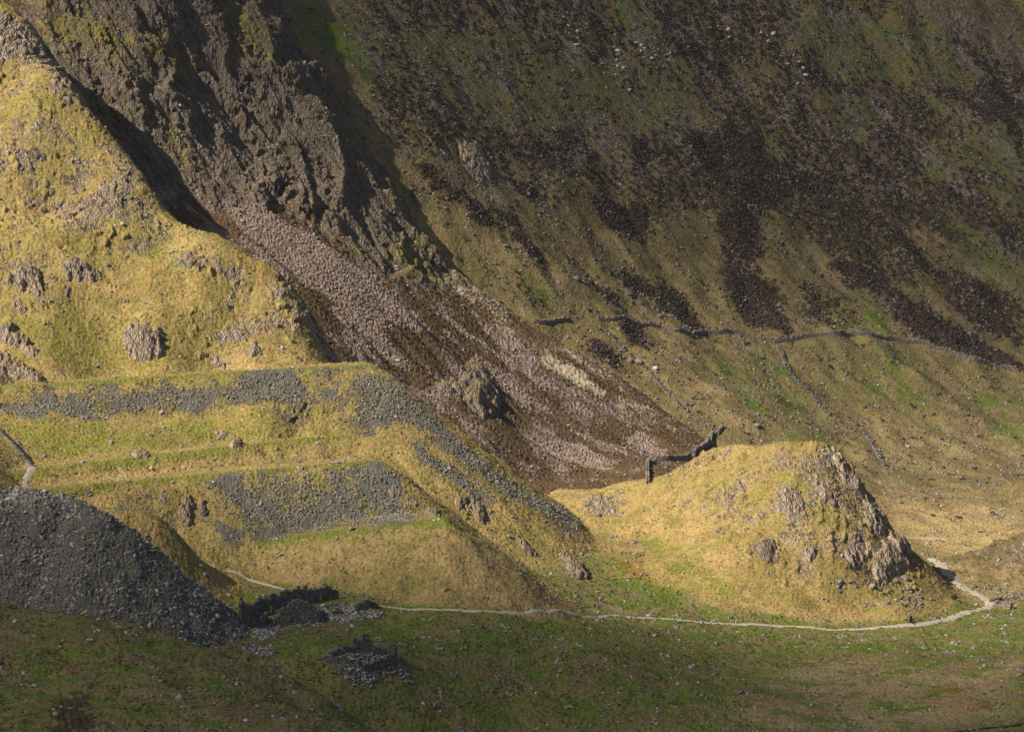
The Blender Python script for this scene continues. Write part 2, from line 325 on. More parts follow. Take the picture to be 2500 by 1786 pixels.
# back mountain: heather, grass lanes, scree, rock
HE = [
 [(1768,624),(1840,640),(1880,688),(1920,736),(1928,780),(1912,820),(1872,816),(1824,792),(1800,756),(1764,704),(1760,656)],
 [(1600,672),(1648,724),(1700,760),(1728,800),(1696,804),(1640,772),(1600,732)],
 [(2024,632),(2100,640),(2200,720),(2280,760),(2360,808),(2440,856),(2500,890),(2500,903),(2360,862),(2248,824),(2180,780),(2160,732),(2092,704)],
 [(1704,700),(1732,728),(1768,768),(1792,784),(1752,760),(1720,732)],
 [(1672,304),(1720,296),(1768,288),(1824,320),(1880,360),(1952,400),(2020,440),(2072,492),(2000,480),(1904,488),(1912,520),(1824,500),(1772,468),(1736,440),(1712,392),(1684,352),(1660,332)],
 [(1624,84),(1680,92),(1732,132),(1820,160),(1824,192),(1776,200),(1712,168),(1640,132)],
 [(1580,148),(1620,150),(1648,190),(1650,215),(1590,220),(1575,195)],[(1600,12),(1650,30),(1650,72),(1600,60)],
 [(2380,200),(2500,150),(2500,400),(2400,330)],[(1780,480),(1840,500),(1860,560),(1860,640),(1780,640),(1750,560)],
 [(1000,360),(1048,408),(1104,452),(1160,500),(1200,536),(1260,560),(1304,600),(1356,644),(1352,652),(1296,612),(1232,566),(1160,522),(1096,474),(1040,430)],
 [(972,452),(1024,468),(1056,496),(1040,504),(1000,480)],[(1232,420),(1280,444),(1312,472),(1300,496),(1260,476)],
 [(1436,460),(1480,480),(1560,492),(1592,532),(1572,592),(1500,568),(1460,528)],[(1184,492),(1240,516),(1292,556),(1260,560),(1208,520)],
 [(1520,332),(1560,320),(1588,360),(1592,400),(1560,384),(1536,356)],[(1448,224),(1512,224),(1540,256),(1480,260)],
 [(1460,652),(1540,668),(1592,692),(1640,736),(1700,768),(1700,808),(1640,772),(1572,716),(1516,688)],[(1428,824),(1480,840),(1532,888),(1500,896),(1456,872)],
 [(1432,684),(1480,700),(1532,764),(1500,750),(1450,704)],[(900,120),(930,140),(900,160)],[(1500,760),(1560,790),(1600,860),(1540,840)]]
areas('heather', MTN, HE, .90, 1.6)
areas('heather', MTN, [[(1948,688),(2000,704),(2048,732),(2096,768),(2088,800),(2040,800),(1980,796),(1956,748)],
 [(1900,50),(2150,60),(2250,180),(2330,260),(2200,330),(2250,400),(2200,460),(2050,420),(1950,330),(1880,200),(1860,100)],
 [(1080,180),(1180,200),(1260,260),(1400,300),(1480,340),(1560,400),(1540,460),(1420,440),(1330,420),(1240,400),(1180,330),(1100,280)],
 [(2010,500),(2120,520),(2230,560),(2300,640),(2240,700),(2100,650),(2020,620),(1980,540)],[(2270,640),(2400,680),(2500,720),(2500,850),(2400,810),(2300,740)],
 [(1000,120),(1100,150),(1200,300),(1160,330),(1060,250)],[(860,20),(960,60),(1000,200),(1060,300),(1100,420),(1010,380),(930,280),(870,130)],
 [(1252,672),(1304,700),(1336,752),(1300,752),(1272,720)],[(1300,20),(1450,60),(1520,160),(1440,200),(1330,120)],[(1680,40),(1850,20),(1960,120),(1850,150),(1750,100)]], .62, 3)
areas('heather', MTN, [[(880,-260),(3300,-260),(3300,700),(2500,640),(2000,560),(1700,520),(1500,480),(1300,420),(1050,380),(930,300)]], .58, 6)
areas('green', MTN, [
 [(840,112),(900,168),(924,212),(896,216),(860,172),(836,132)],[(940,8),(992,24),(988,52),(960,36)],[(1180,28),(1232,52),(1244,80),(1200,72)],
 [(972,280),(1016,288),(1056,304),(1024,316),(980,304)],[(1088,248),(1160,264),(1176,288),(1140,304),(1080,280)],[(1316,244),(1360,260),(1392,284),(1352,276)],[(1560,200),(1620,230),(1660,290),(1620,280)],[(1850,330),(1900,350),(1930,390),(1880,380)],[(2100,250),(2160,280),(2180,320),(2120,300)],[(2000,150),(2060,170),(2100,210),(2040,200)],[(1420,180),(1460,200),(1470,230),(1430,220)],[(2250,210),(2300,240),(2310,290),(2260,260)],[(1130,110),(1170,130),(1180,170),(1140,150)],
 [(1480,24),(1540,0),(1600,24),(1600,120),(1552,104),(1520,76)],[(1660,260),(1732,280),(1744,304),(1688,296)],[(2060,60),(2120,40),(2200,80),(2280,120),(2304,136),(2200,104),(2120,88)],
 [(2370,20),(2500,60),(2500,85),(2400,40)],[(1856,156),(1904,172),(1896,196),(1872,188)],[(760,40),(860,130),(840,160),(780,100)],[(2240,400),(2300,400),(2320,430),(2290,450)],[(1400,40),(1440,60),(1430,80)]], .85, 2.5)
areas('green', MTN, [[(2240,350),(2290,340),(2360,300),(2440,290),(2500,340),(2500,560),(2460,520),(2420,440),(2340,400),(2320,430),(2270,410)],[(1960,220),(2080,240),(2180,260),(2150,300),(2100,360),(2040,330),(1980,260)],
 [(900,60),(1250,60),(1500,300),(1400,320),(1100,260)],[(1250,680),(1330,700),(1340,760),(1290,740)],[(2250,500),(2400,560),(2500,640),(2500,700),(2350,640)],[(1500,60),(1640,120),(1780,330),(1700,300)],[(1900,20),(2300,30),(2400,200),(2200,220),(1950,120)],[(1300,150),(1500,120),(1700,240),(1600,330),(1400,260)],[(700,20),(900,40),(1000,200),(900,220),(780,120)]], .56, 4)
areas('green', MTN, [[(1700,860),(1900,850),(2000,1000),(2100,1180),(1900,1100)],[(2350,890),(2500,930),(2500,1100),(2380,1000)],[(2000,700),(2200,720),(2200,820),(2020,820)],[(1950,850),(2250,850),(2300,1000),(2050,1000)]], .24, 5)
areas('straw', MTN, [[(1040,70),(1090,90),(1140,150),(1200,210),(1250,270),(1262,280),(1200,235),(1130,170),(1080,120),(1020,90)],[(1780,150),(1830,180),(1900,260),(1800,240)],[(1600,230),(1700,260),(1740,300),(1640,340),(1600,290)],
 [(1400,240),(1500,300),(1560,460),(1480,420)],[(1740,520),(1800,640),(1930,740),(1960,820),(1920,820),(1880,700),(1780,580)],[(2180,540),(2280,560),(2420,640),(2500,740),(2400,680),(2280,620)],[(1760,370),(1800,420),(1810,460),(1770,420)],
 [(1480,10),(1520,40),(1510,60)],[(1580,140),(1650,140),(1700,180),(1650,160)]], .8, 2.5)
areas('brown', MTN, [[(1960,836),(1990,840),(2030,900),(2080,990),(2140,1080),(2110,1080),(2050,1010),(1995,910)],[(1900,860),(1920,880),(1960,960),(2010,1020),(1980,1000),(1920,920)],[(1680,1000),(1800,1040),(1760,1070),(1650,1050)],
 [(1920,1160),(2000,1180),(2100,1230),(2200,1250),(2280,1300),(2150,1270),(2000,1220)],[(1900,620),(1950,700),(1960,800),(1930,780),(1910,690)],[(2300,1120),(2500,1120),(2500,1180),(2350,1160)],[(1760,850),(1850,900),(1880,960),(1800,900)]], .6, 3)
areas('rock', MTN, [
 [(1120,355),(1165,348),(1190,390),(1205,425),(1180,450),(1150,430),(1130,400)],[(1985,0),(2040,0),(2110,20),(2120,55),(2080,65),(2010,50),(1970,20)],[(2290,20),(2360,20),(2350,100),(2300,115),(2270,80)],
 [(2450,160),(2500,170),(2500,270),(2460,230)],[(2320,780),(2360,790),(2400,830),(2360,840),(2320,820)],[(2100,670),(2160,690),(2200,740),(2260,790),(2230,800),(2160,760)],
 [(1900,420),(1980,420),(1985,455),(1920,450)],[(1395,90),(1440,110),(1480,150),(1470,165),(1420,130)],[(2160,620),(2210,630),(2190,660)],[(2060,640),(2080,660),(2060,670)],[(1400,310),(1450,320),(1440,345),(1400,340)],
 [(2030,80),(2110,120),(2100,135),(2040,110)],[(1770,820),(1800,830),(1860,870),(1840,875),(1780,840)],[(1500,680),(1560,720),(1540,730),(1500,700)]], .9, 1.6)
areas('rock', MTN, [[(820,0),(960,60),(1000,120),(1040,260),(1060,330),(980,280),(900,160)],[(1850,60),(2000,160),(2120,300),(2250,400),(2200,420),(2050,330),(1900,200)],[(2330,180),(2450,240),(2500,330),(2500,430),(2400,330)],
 [(1120,260),(1300,280),(1500,340),(1560,420),(1450,440),(1250,380)],[(2400,540),(2500,560),(2500,720),(2440,640)],[(1840,860),(1900,900),(1960,980),(1900,960)],[(1440,680),(1520,700),(1560,740),(1480,730)]], .40, 3)
areas('rock', MTN, [[(880,-260),(3300,-260),(3300,600),(2500,500),(2000,480),(1700,420),(1500,480),(1200,500),(1050,400),(930,300)]], .27, 6)
areas('scree', MTN, [[(2240,20),(2330,0),(2400,80),(2380,120),(2320,60)],[(1350,30),(1400,20),(1470,110),(1420,100)],[(1870,100),(1900,100),(1980,190),(1930,180)]], .6, 2)
areas('brown', MTN, [[(850,0),(2500,0),(2500,620),(1800,600),(1300,560),(1000,380)]], .3, 6)
LAY['heather'] *= 1 - .8 * LAY['straw'] * isc(MTN)
gq = LAY['green'] * isc(MTN); gq = np.clip(1.25 * gq, 0, 1); LAY['heather'] *= 1 - .92 * gq; LAY['rock'] *= 1 - .4 * gq
# hill, tips, floor and knoll
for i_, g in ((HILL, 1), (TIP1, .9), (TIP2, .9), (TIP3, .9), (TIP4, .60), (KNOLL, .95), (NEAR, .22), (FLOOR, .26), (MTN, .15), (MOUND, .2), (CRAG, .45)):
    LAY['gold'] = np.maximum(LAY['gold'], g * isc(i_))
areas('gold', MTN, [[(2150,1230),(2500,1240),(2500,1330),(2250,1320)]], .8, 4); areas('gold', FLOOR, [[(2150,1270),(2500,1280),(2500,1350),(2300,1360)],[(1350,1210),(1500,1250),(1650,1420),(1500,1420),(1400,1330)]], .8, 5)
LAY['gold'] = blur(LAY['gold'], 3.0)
ROCKC = [[(0,20),(30,20),(70,75),(110,115),(150,165),(160,220),(130,210),(60,150),(0,150)],[(60,205),(100,215),(110,270),(75,285)],[(90,280),(118,275),(122,330),(105,375),(82,350)],
 [(40,370),(100,370),(100,400),(62,420),(92,465),(60,460),(40,410)],[(200,480),(260,452),(304,420),(332,428),(334,472),(296,508),(262,516),(230,560),(218,584),(192,552),(148,538),(124,496),(172,480)],
 [(330,480),(352,478),(372,500),(398,520),(370,515),(340,500)],[(640,700),(690,710),(730,780),(750,840),(720,800),(680,740)],[(430,640),(500,620),(490,640),(450,650)],[(660,640),(700,690),(680,690)],[(560,700),(600,720),(590,740)]]
areas('rock', HILL, ROCKC, .88, 1.2)
areas('rock', HILL, [[(0,-60),(0,600),(330,600),(440,560),(330,410),(230,300),(150,200),(40,20)],[(480,800),(700,700),(780,860),(500,880)]], .30, 3)
areas('rock', KNOLL, [[(1700,1210),(1880,1120),(1990,1100),(2000,1420),(1860,1400),(1760,1300)],[(1640,1140),(1780,1090),(1760,1150)]], .33, 3)
areas('rock', HILL, [[(0,0),(150,170),(320,400),(250,400),(120,300),(0,280)],[(0,600),(110,620),(120,700),(100,780),(0,760)]], .40, 3)
areas('brown', HILL, [[(270,640),(420,680),(500,700),(470,730),(300,690)],[(560,770),(700,790),(720,860),(600,850)],[(560,620),(680,660),(700,720),(600,700)],[(120,270),(300,420),(330,480),(240,440),(150,380)]], .5, 3)
areas('green', HILL, [[(250,520),(330,500),(360,540),(420,600),(480,650),(380,640),(280,560)],[(500,720),(560,720),(560,760),(500,740)],[(120,720),(280,780),(300,860),(420,890),(200,900),(60,850)],[(380,800),(520,760),(500,860),(400,860)],
 [(0,1010),(300,1040),(420,1020),(600,1020),(780,1060),(700,1100),(400,1110),(100,1140),(0,1080)],[(450,660),(540,700),(520,680)]], .6, 4)
areas('straw', HILL, [[(400,1020),(560,1030),(600,1060),(480,1060)],[(170,1100),(300,1110),(280,1130),(180,1125)],[(380,560),(560,600),(600,640),(420,620)],[(0,300),(80,400),(40,560),(0,560)]], .7, 3)
def flatgreen(i, z): # level tops of the tips stay green
    po = {TIP1: p1, TIP2: p2, TIP3: p3, TIP4: p4}[i]
    LAY['green'] = np.maximum(LAY['green'], 0.8 * isc(i) * np.exp(-(segdist(GX, GY, po, False) / 2.6) ** 2))
flatgreen(TIP1, 74); flatgreen(TIP2, 54); flatgreen(TIP3, 51.2); flatgreen(TIP4, 34)
areas('slate', TIP1, [[(0,985),(80,965),(150,975),(280,945),(330,955),(480,940),(560,925),(640,905),(700,905),(740,930),(760,960),(790,990),(800,1040),(720,1010),(600,995),(470,992),(400,1000),(300,1022),(180,1020),(100,1008),(0,998)],
  [(840,920),(880,905),(930,905),(1000,960),(1060,1020),(1150,1100),(1260,1180),(1440,1290),(1400,1300),(1290,1240),(1200,1190),(1110,1120),(1050,1055),(960,1040),(860,1045),(850,980)]], .80, 2.6)
areas('slate', TIP1, [[(-100,990),(0,983),(200,960),(400,945),(640,915),(860,910),(840,1040),(640,1000),(300,1024),(0,1005),(-100,1010)]], .42, 3)
areas('slate', HILL, [[(0,985),(300,1022),(180,1022),(0,998)],[(660,1000),(760,1030),(750,1045),(700,1030)]], .8, 1)
areas('slate', None, [[(1000,1085),(1030,1080),(1100,1130),(1160,1180),(1215,1230),(1180,1225),(1110,1185),(1040,1145),(1010,1120)]], .9, 1.5)
areas('slate', None, [[(640,1160),(740,1150),(860,1145),(930,1150),(970,1165),(1040,1200),(1010,1235),(1005,1270),(920,1285),(820,1270),(760,1300),(700,1295),(620,1310),(540,1322),(545,1260),(560,1210),(500,1190),(560,1170)]], .74, 3)
areas('slate', None, [[(170,1215),(300,1210),(420,1200),(420,1230),(360,1255),(240,1240)],[(450,1180),(600,1160),(600,1190),(480,1200)]], .55, 2)
areas('slate', None, [[(340,1200),(430,1215),(360,1260)]], .5)
areas('green', TIP2, [[(1040,1060),(1100,1150),(1050,1160),(1000,1130)],[(0,1160),(120,1180),(60,1210),(20,1200)]], .6, 3)
areas('green', TIP4, [[(1010,1180),(1100,1180),(1180,1280),(1130,1300),(1040,1230)]], .7, 3); areas('green', TIP3, [[(1010,1180),(1100,1180),(1180,1280),(1130,1300),(1040,1230)]], .7, 3)
areas('green', FLOOR, [[(560,1400),(900,1440),(1400,1480),(1800,1530),(2000,1560),(1700,1620),(1300,1600),(1000,1560),(900,1680),(700,1600),(600,1560)],[(1480,1340),(1600,1400),(1800,1480),(1650,1500),(1500,1420)],[(1000,1440),(1300,1400),(1400,1500),(1100,1480)],[(2300,1530),(2500,1480),(2500,1600),(2300,1580)],
 [(1900,1540),(2060,1540),(1960,1620),(1880,1660),(1860,1700),(1860,1640)],[(1200,1650),(1600,1680),(1750,1786),(1200,1786)],[(0,1500),(350,1560),(200,1600),(0,1580)]], .58, 5)
areas('green', NEAR, [[(0,1500),(350,1545),(500,1600),(300,1600),(0,1560)],[(0,1680),(150,1700),(200,1786),(0,1786)],[(600,1640),(700,1680),(640,1786),(600,1786)]], .5, 4)
areas('heather', NEAR, [[(130,1740),(160,1690),(190,1700),(230,1740),(260,1760),(240,1786),(140,1786)],[(430,1660),(480,1665),(470,1690),(430,1680)]], .9, 1)
areas('brown', NEAR, [[(400,1600),(700,1680),(780,1786),(500,1786)],[(100,1580),(300,1620),(250,1680),(80,1640)],[(700,1650),(900,1786),(850,1786),(700,1670)]], .5, 4)
areas('straw', FLOOR, [[(1880,1700),(2000,1680),(2100,1650),(2300,1640),(2500,1600),(2500,1760),(2200,1786),(1900,1786),(1800,1740)],[(1800,1640),(2100,1600),(2450,1620),(2300,1660),(1900,1700)],[(1300,1490),(1600,1500),(1500,1470)]], .75, 5)
areas('rust', FLOOR, [[(1500,1370),(1530,1362),(1600,1390),(1650,1440),(1600,1440),(1530,1400)],[(806,1412),(850,1420),(880,1445),(830,1432)],[(795,1520),(860,1535),(850,1545),(800,1535)],[(770,1575),(820,1580),(810,1590),(770,1585)],
 [(2270,1666),(2390,1675),(2380,1690),(2300,1690)],[(2300,1710),(2440,1715),(2420,1730),(2300,1725)],[(1430,1282),(1466,1286),(1460,1298),(1432,1292)],[(1780,1520),(1820,1520),(1820,1528),(1785,1526)],
 [(2476,1475),(2500,1475),(2500,1492),(2478,1490)],[(1060,1435),(1085,1440),(1075,1446)],[(2440,1640),(2500,1640),(2500,1650)]], .55, 1.6)
areas('rust', TIP4, [[(806,1412),(850,1420),(880,1445),(830,1432)]], .7, 1.2)
areas('brown', FLOOR, [[(1900,1700),(2200,1690),(2500,1680),(2500,1720),(2300,1720),(1950,1730)],[(1600,1440),(1900,1500),(2200,1500),(2100,1480),(1800,1450)],[(2100,1600),(2400,1600),(2400,1640),(2100,1640)]], .4, 4)
areas('slate', FLOOR, [[(590,1530),(640,1520),(700,1525),(690,1545),(650,1560),(620,1570),(655,1590),(665,1612),(620,1600),(600,1585),(630,1555)],[(770,1480),(880,1470),(945,1498),(900,1515),(780,1525),(700,1530)],
 [(790,1595),(880,1580),(965,1600),(1000,1640),(990,1665),(950,1650),(900,1640),(880,1680),(835,1675),(850,1640),(810,1625)],[(1165,1423),(1200,1430),(1195,1440),(1170,1435)]], .75, 1.2, .7)
areas('slate', HEAP, [[(-300,1200),(320,1200),(700,1500),(560,1650),(300,1600),(-300,1500)]], 1.0, .8)
LAY['slate'] = np.maximum(LAY['slate'], np.maximum(isc(HEAP), blur(isc(HEAP), 2.2) * (1 - isc(NEAR))))
areas('rock', KNOLL, [[(1990,1100),(2030,1085),(2070,1140),(2140,1235),(2200,1310),(2230,1360),(2190,1400),(2120,1420),(2050,1400),(2040,1340),(1960,1300),(1900,1280),(1870,1240),(1900,1190),(1960,1170)],[(1430,1212),(1470,1205),(1505,1240),(1508,1265),(1460,1242),(1430,1240)]], .54, 3)
areas('slate', None, [[(-150,985),(140,966),(140,1016),(0,1008),(-150,1008)]], .85, 2)
areas('rock', None, [[(700,985),(760,1000),(745,1035),(690,1010)],[(1115,1195),(1180,1220),(1195,1275),(1130,1250)]], .62, 1.5)
areas('rock', KNOLL, [[(1840,1330),(1890,1320),(1897,1360),(1872,1378),(1842,1352)],[(1762,1190),(1780,1190),(1795,1250),(1772,1255)],[(1885,1200),(1950,1190),(1960,1240),(1900,1250)],[(1640,1140),(1700,1110),(1660,1160)],[(1960,1340),(2000,1345),(1985,1375),(1960,1365)],
  [(2020,1100),(2050,1120),(2110,1210),(2160,1270),(2120,1260),(2060,1200)]], .95, 1)
areas('heather', KNOLL, [[(2110,1270),(2170,1290),(2205,1335),(2190,1350),(2120,1310)],[(2230,1350),(2320,1440),(2280,1425),(2210,1375)],[(2060,1360),(2120,1370),(2140,1420),(2080,1410)],[(2080,1220),(2110,1240),(2130,1290),(2090,1260)]], .75, 1.2)
areas('brown', KNOLL, [[(1850,1100),(2020,1085),(1980,1180),(1860,1160)],[(1700,1400),(2200,1420),(2100,1500),(1800,1480)],[(1820,1290),(1900,1280),(1900,1400),(1820,1380)],[(2200,1450),(2330,1450),(2250,1500),(2150,1500)]], .5, 4)
areas('green', KNOLL, [[(1740,1180),(1800,1190),(1760,1210)],[(1590,1160),(1680,1150),(1640,1180)],[(2150,1400),(2250,1440),(2200,1460),(2140,1430)],[(1600,1300),(1700,1400),(1800,1480),(1650,1440),(1560,1340)]], .5, 4)
areas('brown', MOUND, [[(2300,1370),(2420,1320),(2560,1290),(2560,1370),(2420,1400)]], .8, 2)
areas('rock', MOUND, [[(2360,1360),(2420,1330),(2500,1300),(2500,1350),(2420,1370)]], .5, 2)
areas('straw', None, [[(2160,1230),(2500,1240),(2500,1310),(2300,1350),(2240,1330)]], .9, 4)
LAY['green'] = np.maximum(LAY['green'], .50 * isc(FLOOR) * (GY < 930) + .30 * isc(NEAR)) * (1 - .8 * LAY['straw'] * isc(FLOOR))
sx_, sy_ = np.gradient(blur(Hh, 1.5), R); stp = np.sqrt(sx_ ** 2 + sy_ ** 2)
LAY['rock'] = np.maximum(LAY['rock'], .85 * sstep(1.2, 1.5, stp) * np.clip(isc(HILL) * (Hh > 70) + isc(KNOLL), 0, 1))
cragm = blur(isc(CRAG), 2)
for k in LAY: LAY[k] = np.clip(LAY[k], 0, 1)

# ------------------------------------------------------------------ materials
class NT:
    def __init__(s, name):
        s.m = bpy.data.materials.new(name); s.m.use_nodes = True; s.t = s.m.node_tree
        s.b = s.t.nodes['Principled BSDF']; s.b.inputs['Roughness'].default_value = 0.95; s.b.inputs['Specular IOR Level'].default_value = 0.15
        s.obj = s.t.nodes.new('ShaderNodeTexCoord').outputs['Object']
    def put(s, sock, v):
        if hasattr(v, 'is_output'): s.t.links.new(v, sock)
        elif isinstance(v, (tuple, list)) and sock.type == 'RGBA': sock.default_value = (*v[:3], 1)
        else: sock.default_value = v
    def math(s, op, a, b=0.0, clamp=False):
        n = s.t.nodes.new('ShaderNodeMath'); n.operation = op; n.use_clamp = clamp
        s.put(n.inputs[0], a); s.put(n.inputs[1], b); return n.outputs[0]
    def mix(s, f, a, b, mode='MIX'):
        n = s.t.nodes.new('ShaderNodeMix'); n.data_type = 'RGBA'; n.blend_type = mode
        s.put(n.inputs[0], f); s.put(n.inputs[6], a); s.put(n.inputs[7], b); return n.outputs[2]
    def map(s, vec, scale=(1, 1, 1), r=(0, 0, 0)):
        n = s.t.nodes.new('ShaderNodeMapping'); n.inputs['Scale'].default_value = scale; n.inputs['Rotation'].default_value = r
        s.t.links.new(vec, n.inputs[0]); return n.outputs[0]
    def noise(s, vec, scale, det=3, rough=0.55, out=0, dist=0.0):
        n = s.t.nodes.new('ShaderNodeTexNoise'); n.inputs['Scale'].default_value = scale; n.inputs['Detail'].default_value = det
        n.inputs['Roughness'].default_value = rough; n.inputs['Distortion'].default_value = dist; s.t.links.new(vec, n.inputs['Vector']); return n.outputs[out]
    def vor(s, vec, scale, feat='F1', out='Distance', rand=1.0):
        n = s.t.nodes.new('ShaderNodeTexVoronoi'); n.feature = feat; n.inputs['Scale'].default_value = scale; n.inputs['Randomness'].default_value = rand
        s.t.links.new(vec, n.inputs['Vector']); return n.outputs[out]
    def ramp(s, f, a, b):          # linear a..b -> 0..1
        n = s.t.nodes.new('ShaderNodeMapRange'); s.put(n.inputs[0], f); n.inputs[1].default_value = a; n.inputs[2].default_value = b; return n.outputs[0]
    def attr(s, name):
        n = s.t.nodes.new('ShaderNodeAttribute'); n.attribute_name = name; return n
    def sep(s, v):
        n = s.t.nodes.new('ShaderNodeSeparateXYZ'); s.t.links.new(v, n.inputs[0]); return n.outputs
    def bump(s, h, dist=1.0, strength=1.0):
        n = s.t.nodes.new('ShaderNodeBump'); n.inputs['Distance'].default_value = dist; n.inputs['Strength'].default_value = strength
        s.put(n.inputs['Height'], h); s.t.links.new(n.outputs[0], s.b.inputs['Normal'])

def rock_colour(t, big, fine, crack):
    rv2 = t.map(t.obj, (1.0, .12, .55), (0, .45, 0)); cell = t.sep(t.vor(rv2, .42, 'F1', 'Color')); cel2 = t.sep(t.vor(rv2, 1.3, 'F1', 'Color'))
    c = t.mix(t.ramp(big, .38, .62), (.54, .42, .32), (.36, .28, .215))
    c = t.mix(t.ramp(fine, .52, .68), c, (.62, .52, .42))
    c = t.mix(t.math('MULTIPLY', t.ramp(fine, .46, .33), .6), c, (.12, .10, .085))
    c = t.mix(t.math('MULTIPLY', cell[0], .38), c, (.13, .105, .085)); c = t.mix(t.math('MULTIPLY', cel2[1], .30), c, (.14, .11, .09))
    c = t.mix(t.math('MULTIPLY', t.ramp(cell[2], .86, .9), .35), c, (.55, .50, .43))
    qv = t.map(t.map(t.obj, (1, 1, 1), (0, .64, 0)), (1.0, .10, .13)); sg = t.noise(qv, 1.1, 4, .62); t.strata = sg
    c = t.mix(t.math('MULTIPLY', t.ramp(sg, .53, .60), .80), c, (.065, .052, .046)); c = t.mix(t.math('MULTIPLY', t.ramp(sg, .42, .34), .4), c, (.60, .50, .40))
    return c
def ground_material():
    t = NT('ground_cover')
    fl = t.attr('flow').outputs['Vector']
    a1 = t.attr('cover_a'); a2 = t.attr('cover_b'); a3 = t.attr('cover_c')
    rock, scree, slate = t.sep(a1.outputs['Vector']); gravel = a1.outputs['Alpha']
    heather, green, rust = t.sep(a2.outputs['Vector']); gold = a2.outputs['Alpha']
    straw, brown, gi = t.sep(a3.outputs['Vector']); dk = a3.outputs['Alpha']
    nL = t.noise(fl, 0.10, 4, .6); nM = t.noise(fl, 0.45, 5, .65); nF = t.noise(t.obj, 1.6, 4, .7)
    nG = t.noise(t.map(t.obj, (1, 1, .6)), 3.6, 2, .6)
    nS = t.noise(t.obj, .05, 3, .5)
    edge = t.math('ADD', t.math('MULTIPLY', nM, .5), t.math('MULTIPLY', nF, .5))
    edgeb = t.math('ADD', t.math('MULTIPLY', nL, .45), t.math('MULTIPLY', edge, .55))
    edge = t.math('MULTIPLY_ADD', edge, 1.7); edge.node.inputs[2].default_value = -.35
    edgeb = t.math('MULTIPLY_ADD', edgeb, 2.1); edgeb.node.inputs[2].default_value = -.55
    def cut(m, e, k=2.6, sharp=5.0):     # broken, natural outline of an area
        x = t.math('ADD', m, t.math('MULTIPLY', t.math('MULTIPLY', t.math('SUBTRACT', e, .5), t.math('SUBTRACT', 1.2, m)), k * 2.6))
        x = t.math('ADD', t.math('MULTIPLY', t.math('SUBTRACT', x, .5), sharp), .5, True)
        return t.math('MULTIPLY', x, t.ramp(m, .02, .18))
    # grass
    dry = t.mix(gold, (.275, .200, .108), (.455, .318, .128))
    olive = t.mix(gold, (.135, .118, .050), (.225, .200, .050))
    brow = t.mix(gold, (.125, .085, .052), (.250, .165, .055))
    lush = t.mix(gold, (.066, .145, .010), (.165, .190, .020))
    n1 = t.noise(t.map(t.obj, (1, .8, 1)), 1.05, 1.5, .6); n2_ = t.noise(t.obj, 2.3, 1.0, .6); n8 = t.noise(t.map(t.obj, (1, .7, 1)), .16, 5, .72)
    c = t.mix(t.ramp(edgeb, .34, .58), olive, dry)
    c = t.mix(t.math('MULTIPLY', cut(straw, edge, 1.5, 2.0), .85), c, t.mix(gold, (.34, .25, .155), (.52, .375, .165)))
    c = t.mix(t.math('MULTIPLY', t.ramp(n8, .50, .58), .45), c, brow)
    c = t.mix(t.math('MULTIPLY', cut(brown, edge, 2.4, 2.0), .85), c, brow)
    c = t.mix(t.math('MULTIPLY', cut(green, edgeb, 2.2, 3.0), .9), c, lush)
    c = t.mix(t.math('MULTIPLY', t.ramp(n8, .45, .38), .26), c, lush)
    c = t.mix(t.math('MULTIPLY', t.ramp(n1, .50, .66), .62), c, t.mix(.62, c, t.mix(gold, (.035, .024, .010), (.13, .075, .02))))
    c = t.mix(t.math('MULTIPLY', t.ramp(n1, .44, .28), .50), c, t.mix(.6, c, t.mix(gold, (.27, .20, .10), (.58, .43, .20))))
    c = t.mix(t.math('MULTIPLY', t.ramp(n2_, .52, .70), .65), c, t.mix(.6, c, (.03, .022, .008)))
    c = t.mix(t.math('MULTIPLY', t.ramp(n2_, .44, .28), .50), c, t.mix(.5, c, t.mix(gold, (.24, .20, .09), (.60, .50, .25))))
    c = t.mix(t.math('MULTIPLY', cut(rust, edge, 1.4, 4.0), .9), c, t.mix(t.ramp(nG, .4, .6), (.16, .050, .012), (.30, .115, .028)))
    # heather
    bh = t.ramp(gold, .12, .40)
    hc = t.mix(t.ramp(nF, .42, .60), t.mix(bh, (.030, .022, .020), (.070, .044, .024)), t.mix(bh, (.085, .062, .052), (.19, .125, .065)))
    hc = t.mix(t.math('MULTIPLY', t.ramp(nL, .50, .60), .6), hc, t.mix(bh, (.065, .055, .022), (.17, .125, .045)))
    hc = t.mix(t.math('MULTIPLY', t.ramp(nG, .58, .72), .5), hc, (.19, .12, .065))
    nh = t.noise(t.map(t.obj, (1, .6, 1)), .62, 3, .75); eh = t.math('MULTIPLY_ADD', nh, 1.5); eh.node.inputs[2].default_value = -.25
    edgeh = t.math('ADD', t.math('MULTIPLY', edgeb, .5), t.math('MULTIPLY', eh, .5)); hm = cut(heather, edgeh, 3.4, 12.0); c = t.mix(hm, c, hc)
    # loose stone
    vs_ = t.vor(t.map(t.obj, (1, 1, 1)), 1.9, 'F1', 'Color'); vd = t.vor(t.obj, 1.9, 'F1', 'Distance')
    vr = t.sep(vs_)
    scC = t.mix(vr[0], (.30, .215, .185), (.53, .41, .355)); scC = t.mix(t.ramp(vd, .38, .75), scC, (.10, .07, .06))
    scm = cut(scree, edgeb, 3.0, 6.0); c = t.mix(scm, c, scC)
    vs2 = t.vor(t.map(t.obj, (1, 1, 1.8)), 2.6, 'F1', 'Color'); vd2 = t.vor(t.map(t.obj, (1, 1, 1.8)), 2.6, 'F1', 'Distance'); v2 = t.sep(vs2)
    slC = t.mix(v2[0], (.12, .112, .108), (.38, .355, .31)); slC = t.mix(t.ramp(v2[1], .75, .9), slC, (.42, .38, .20)); slC = t.mix(t.ramp(vd2, .4, .8), slC, (.045, .042, .042))
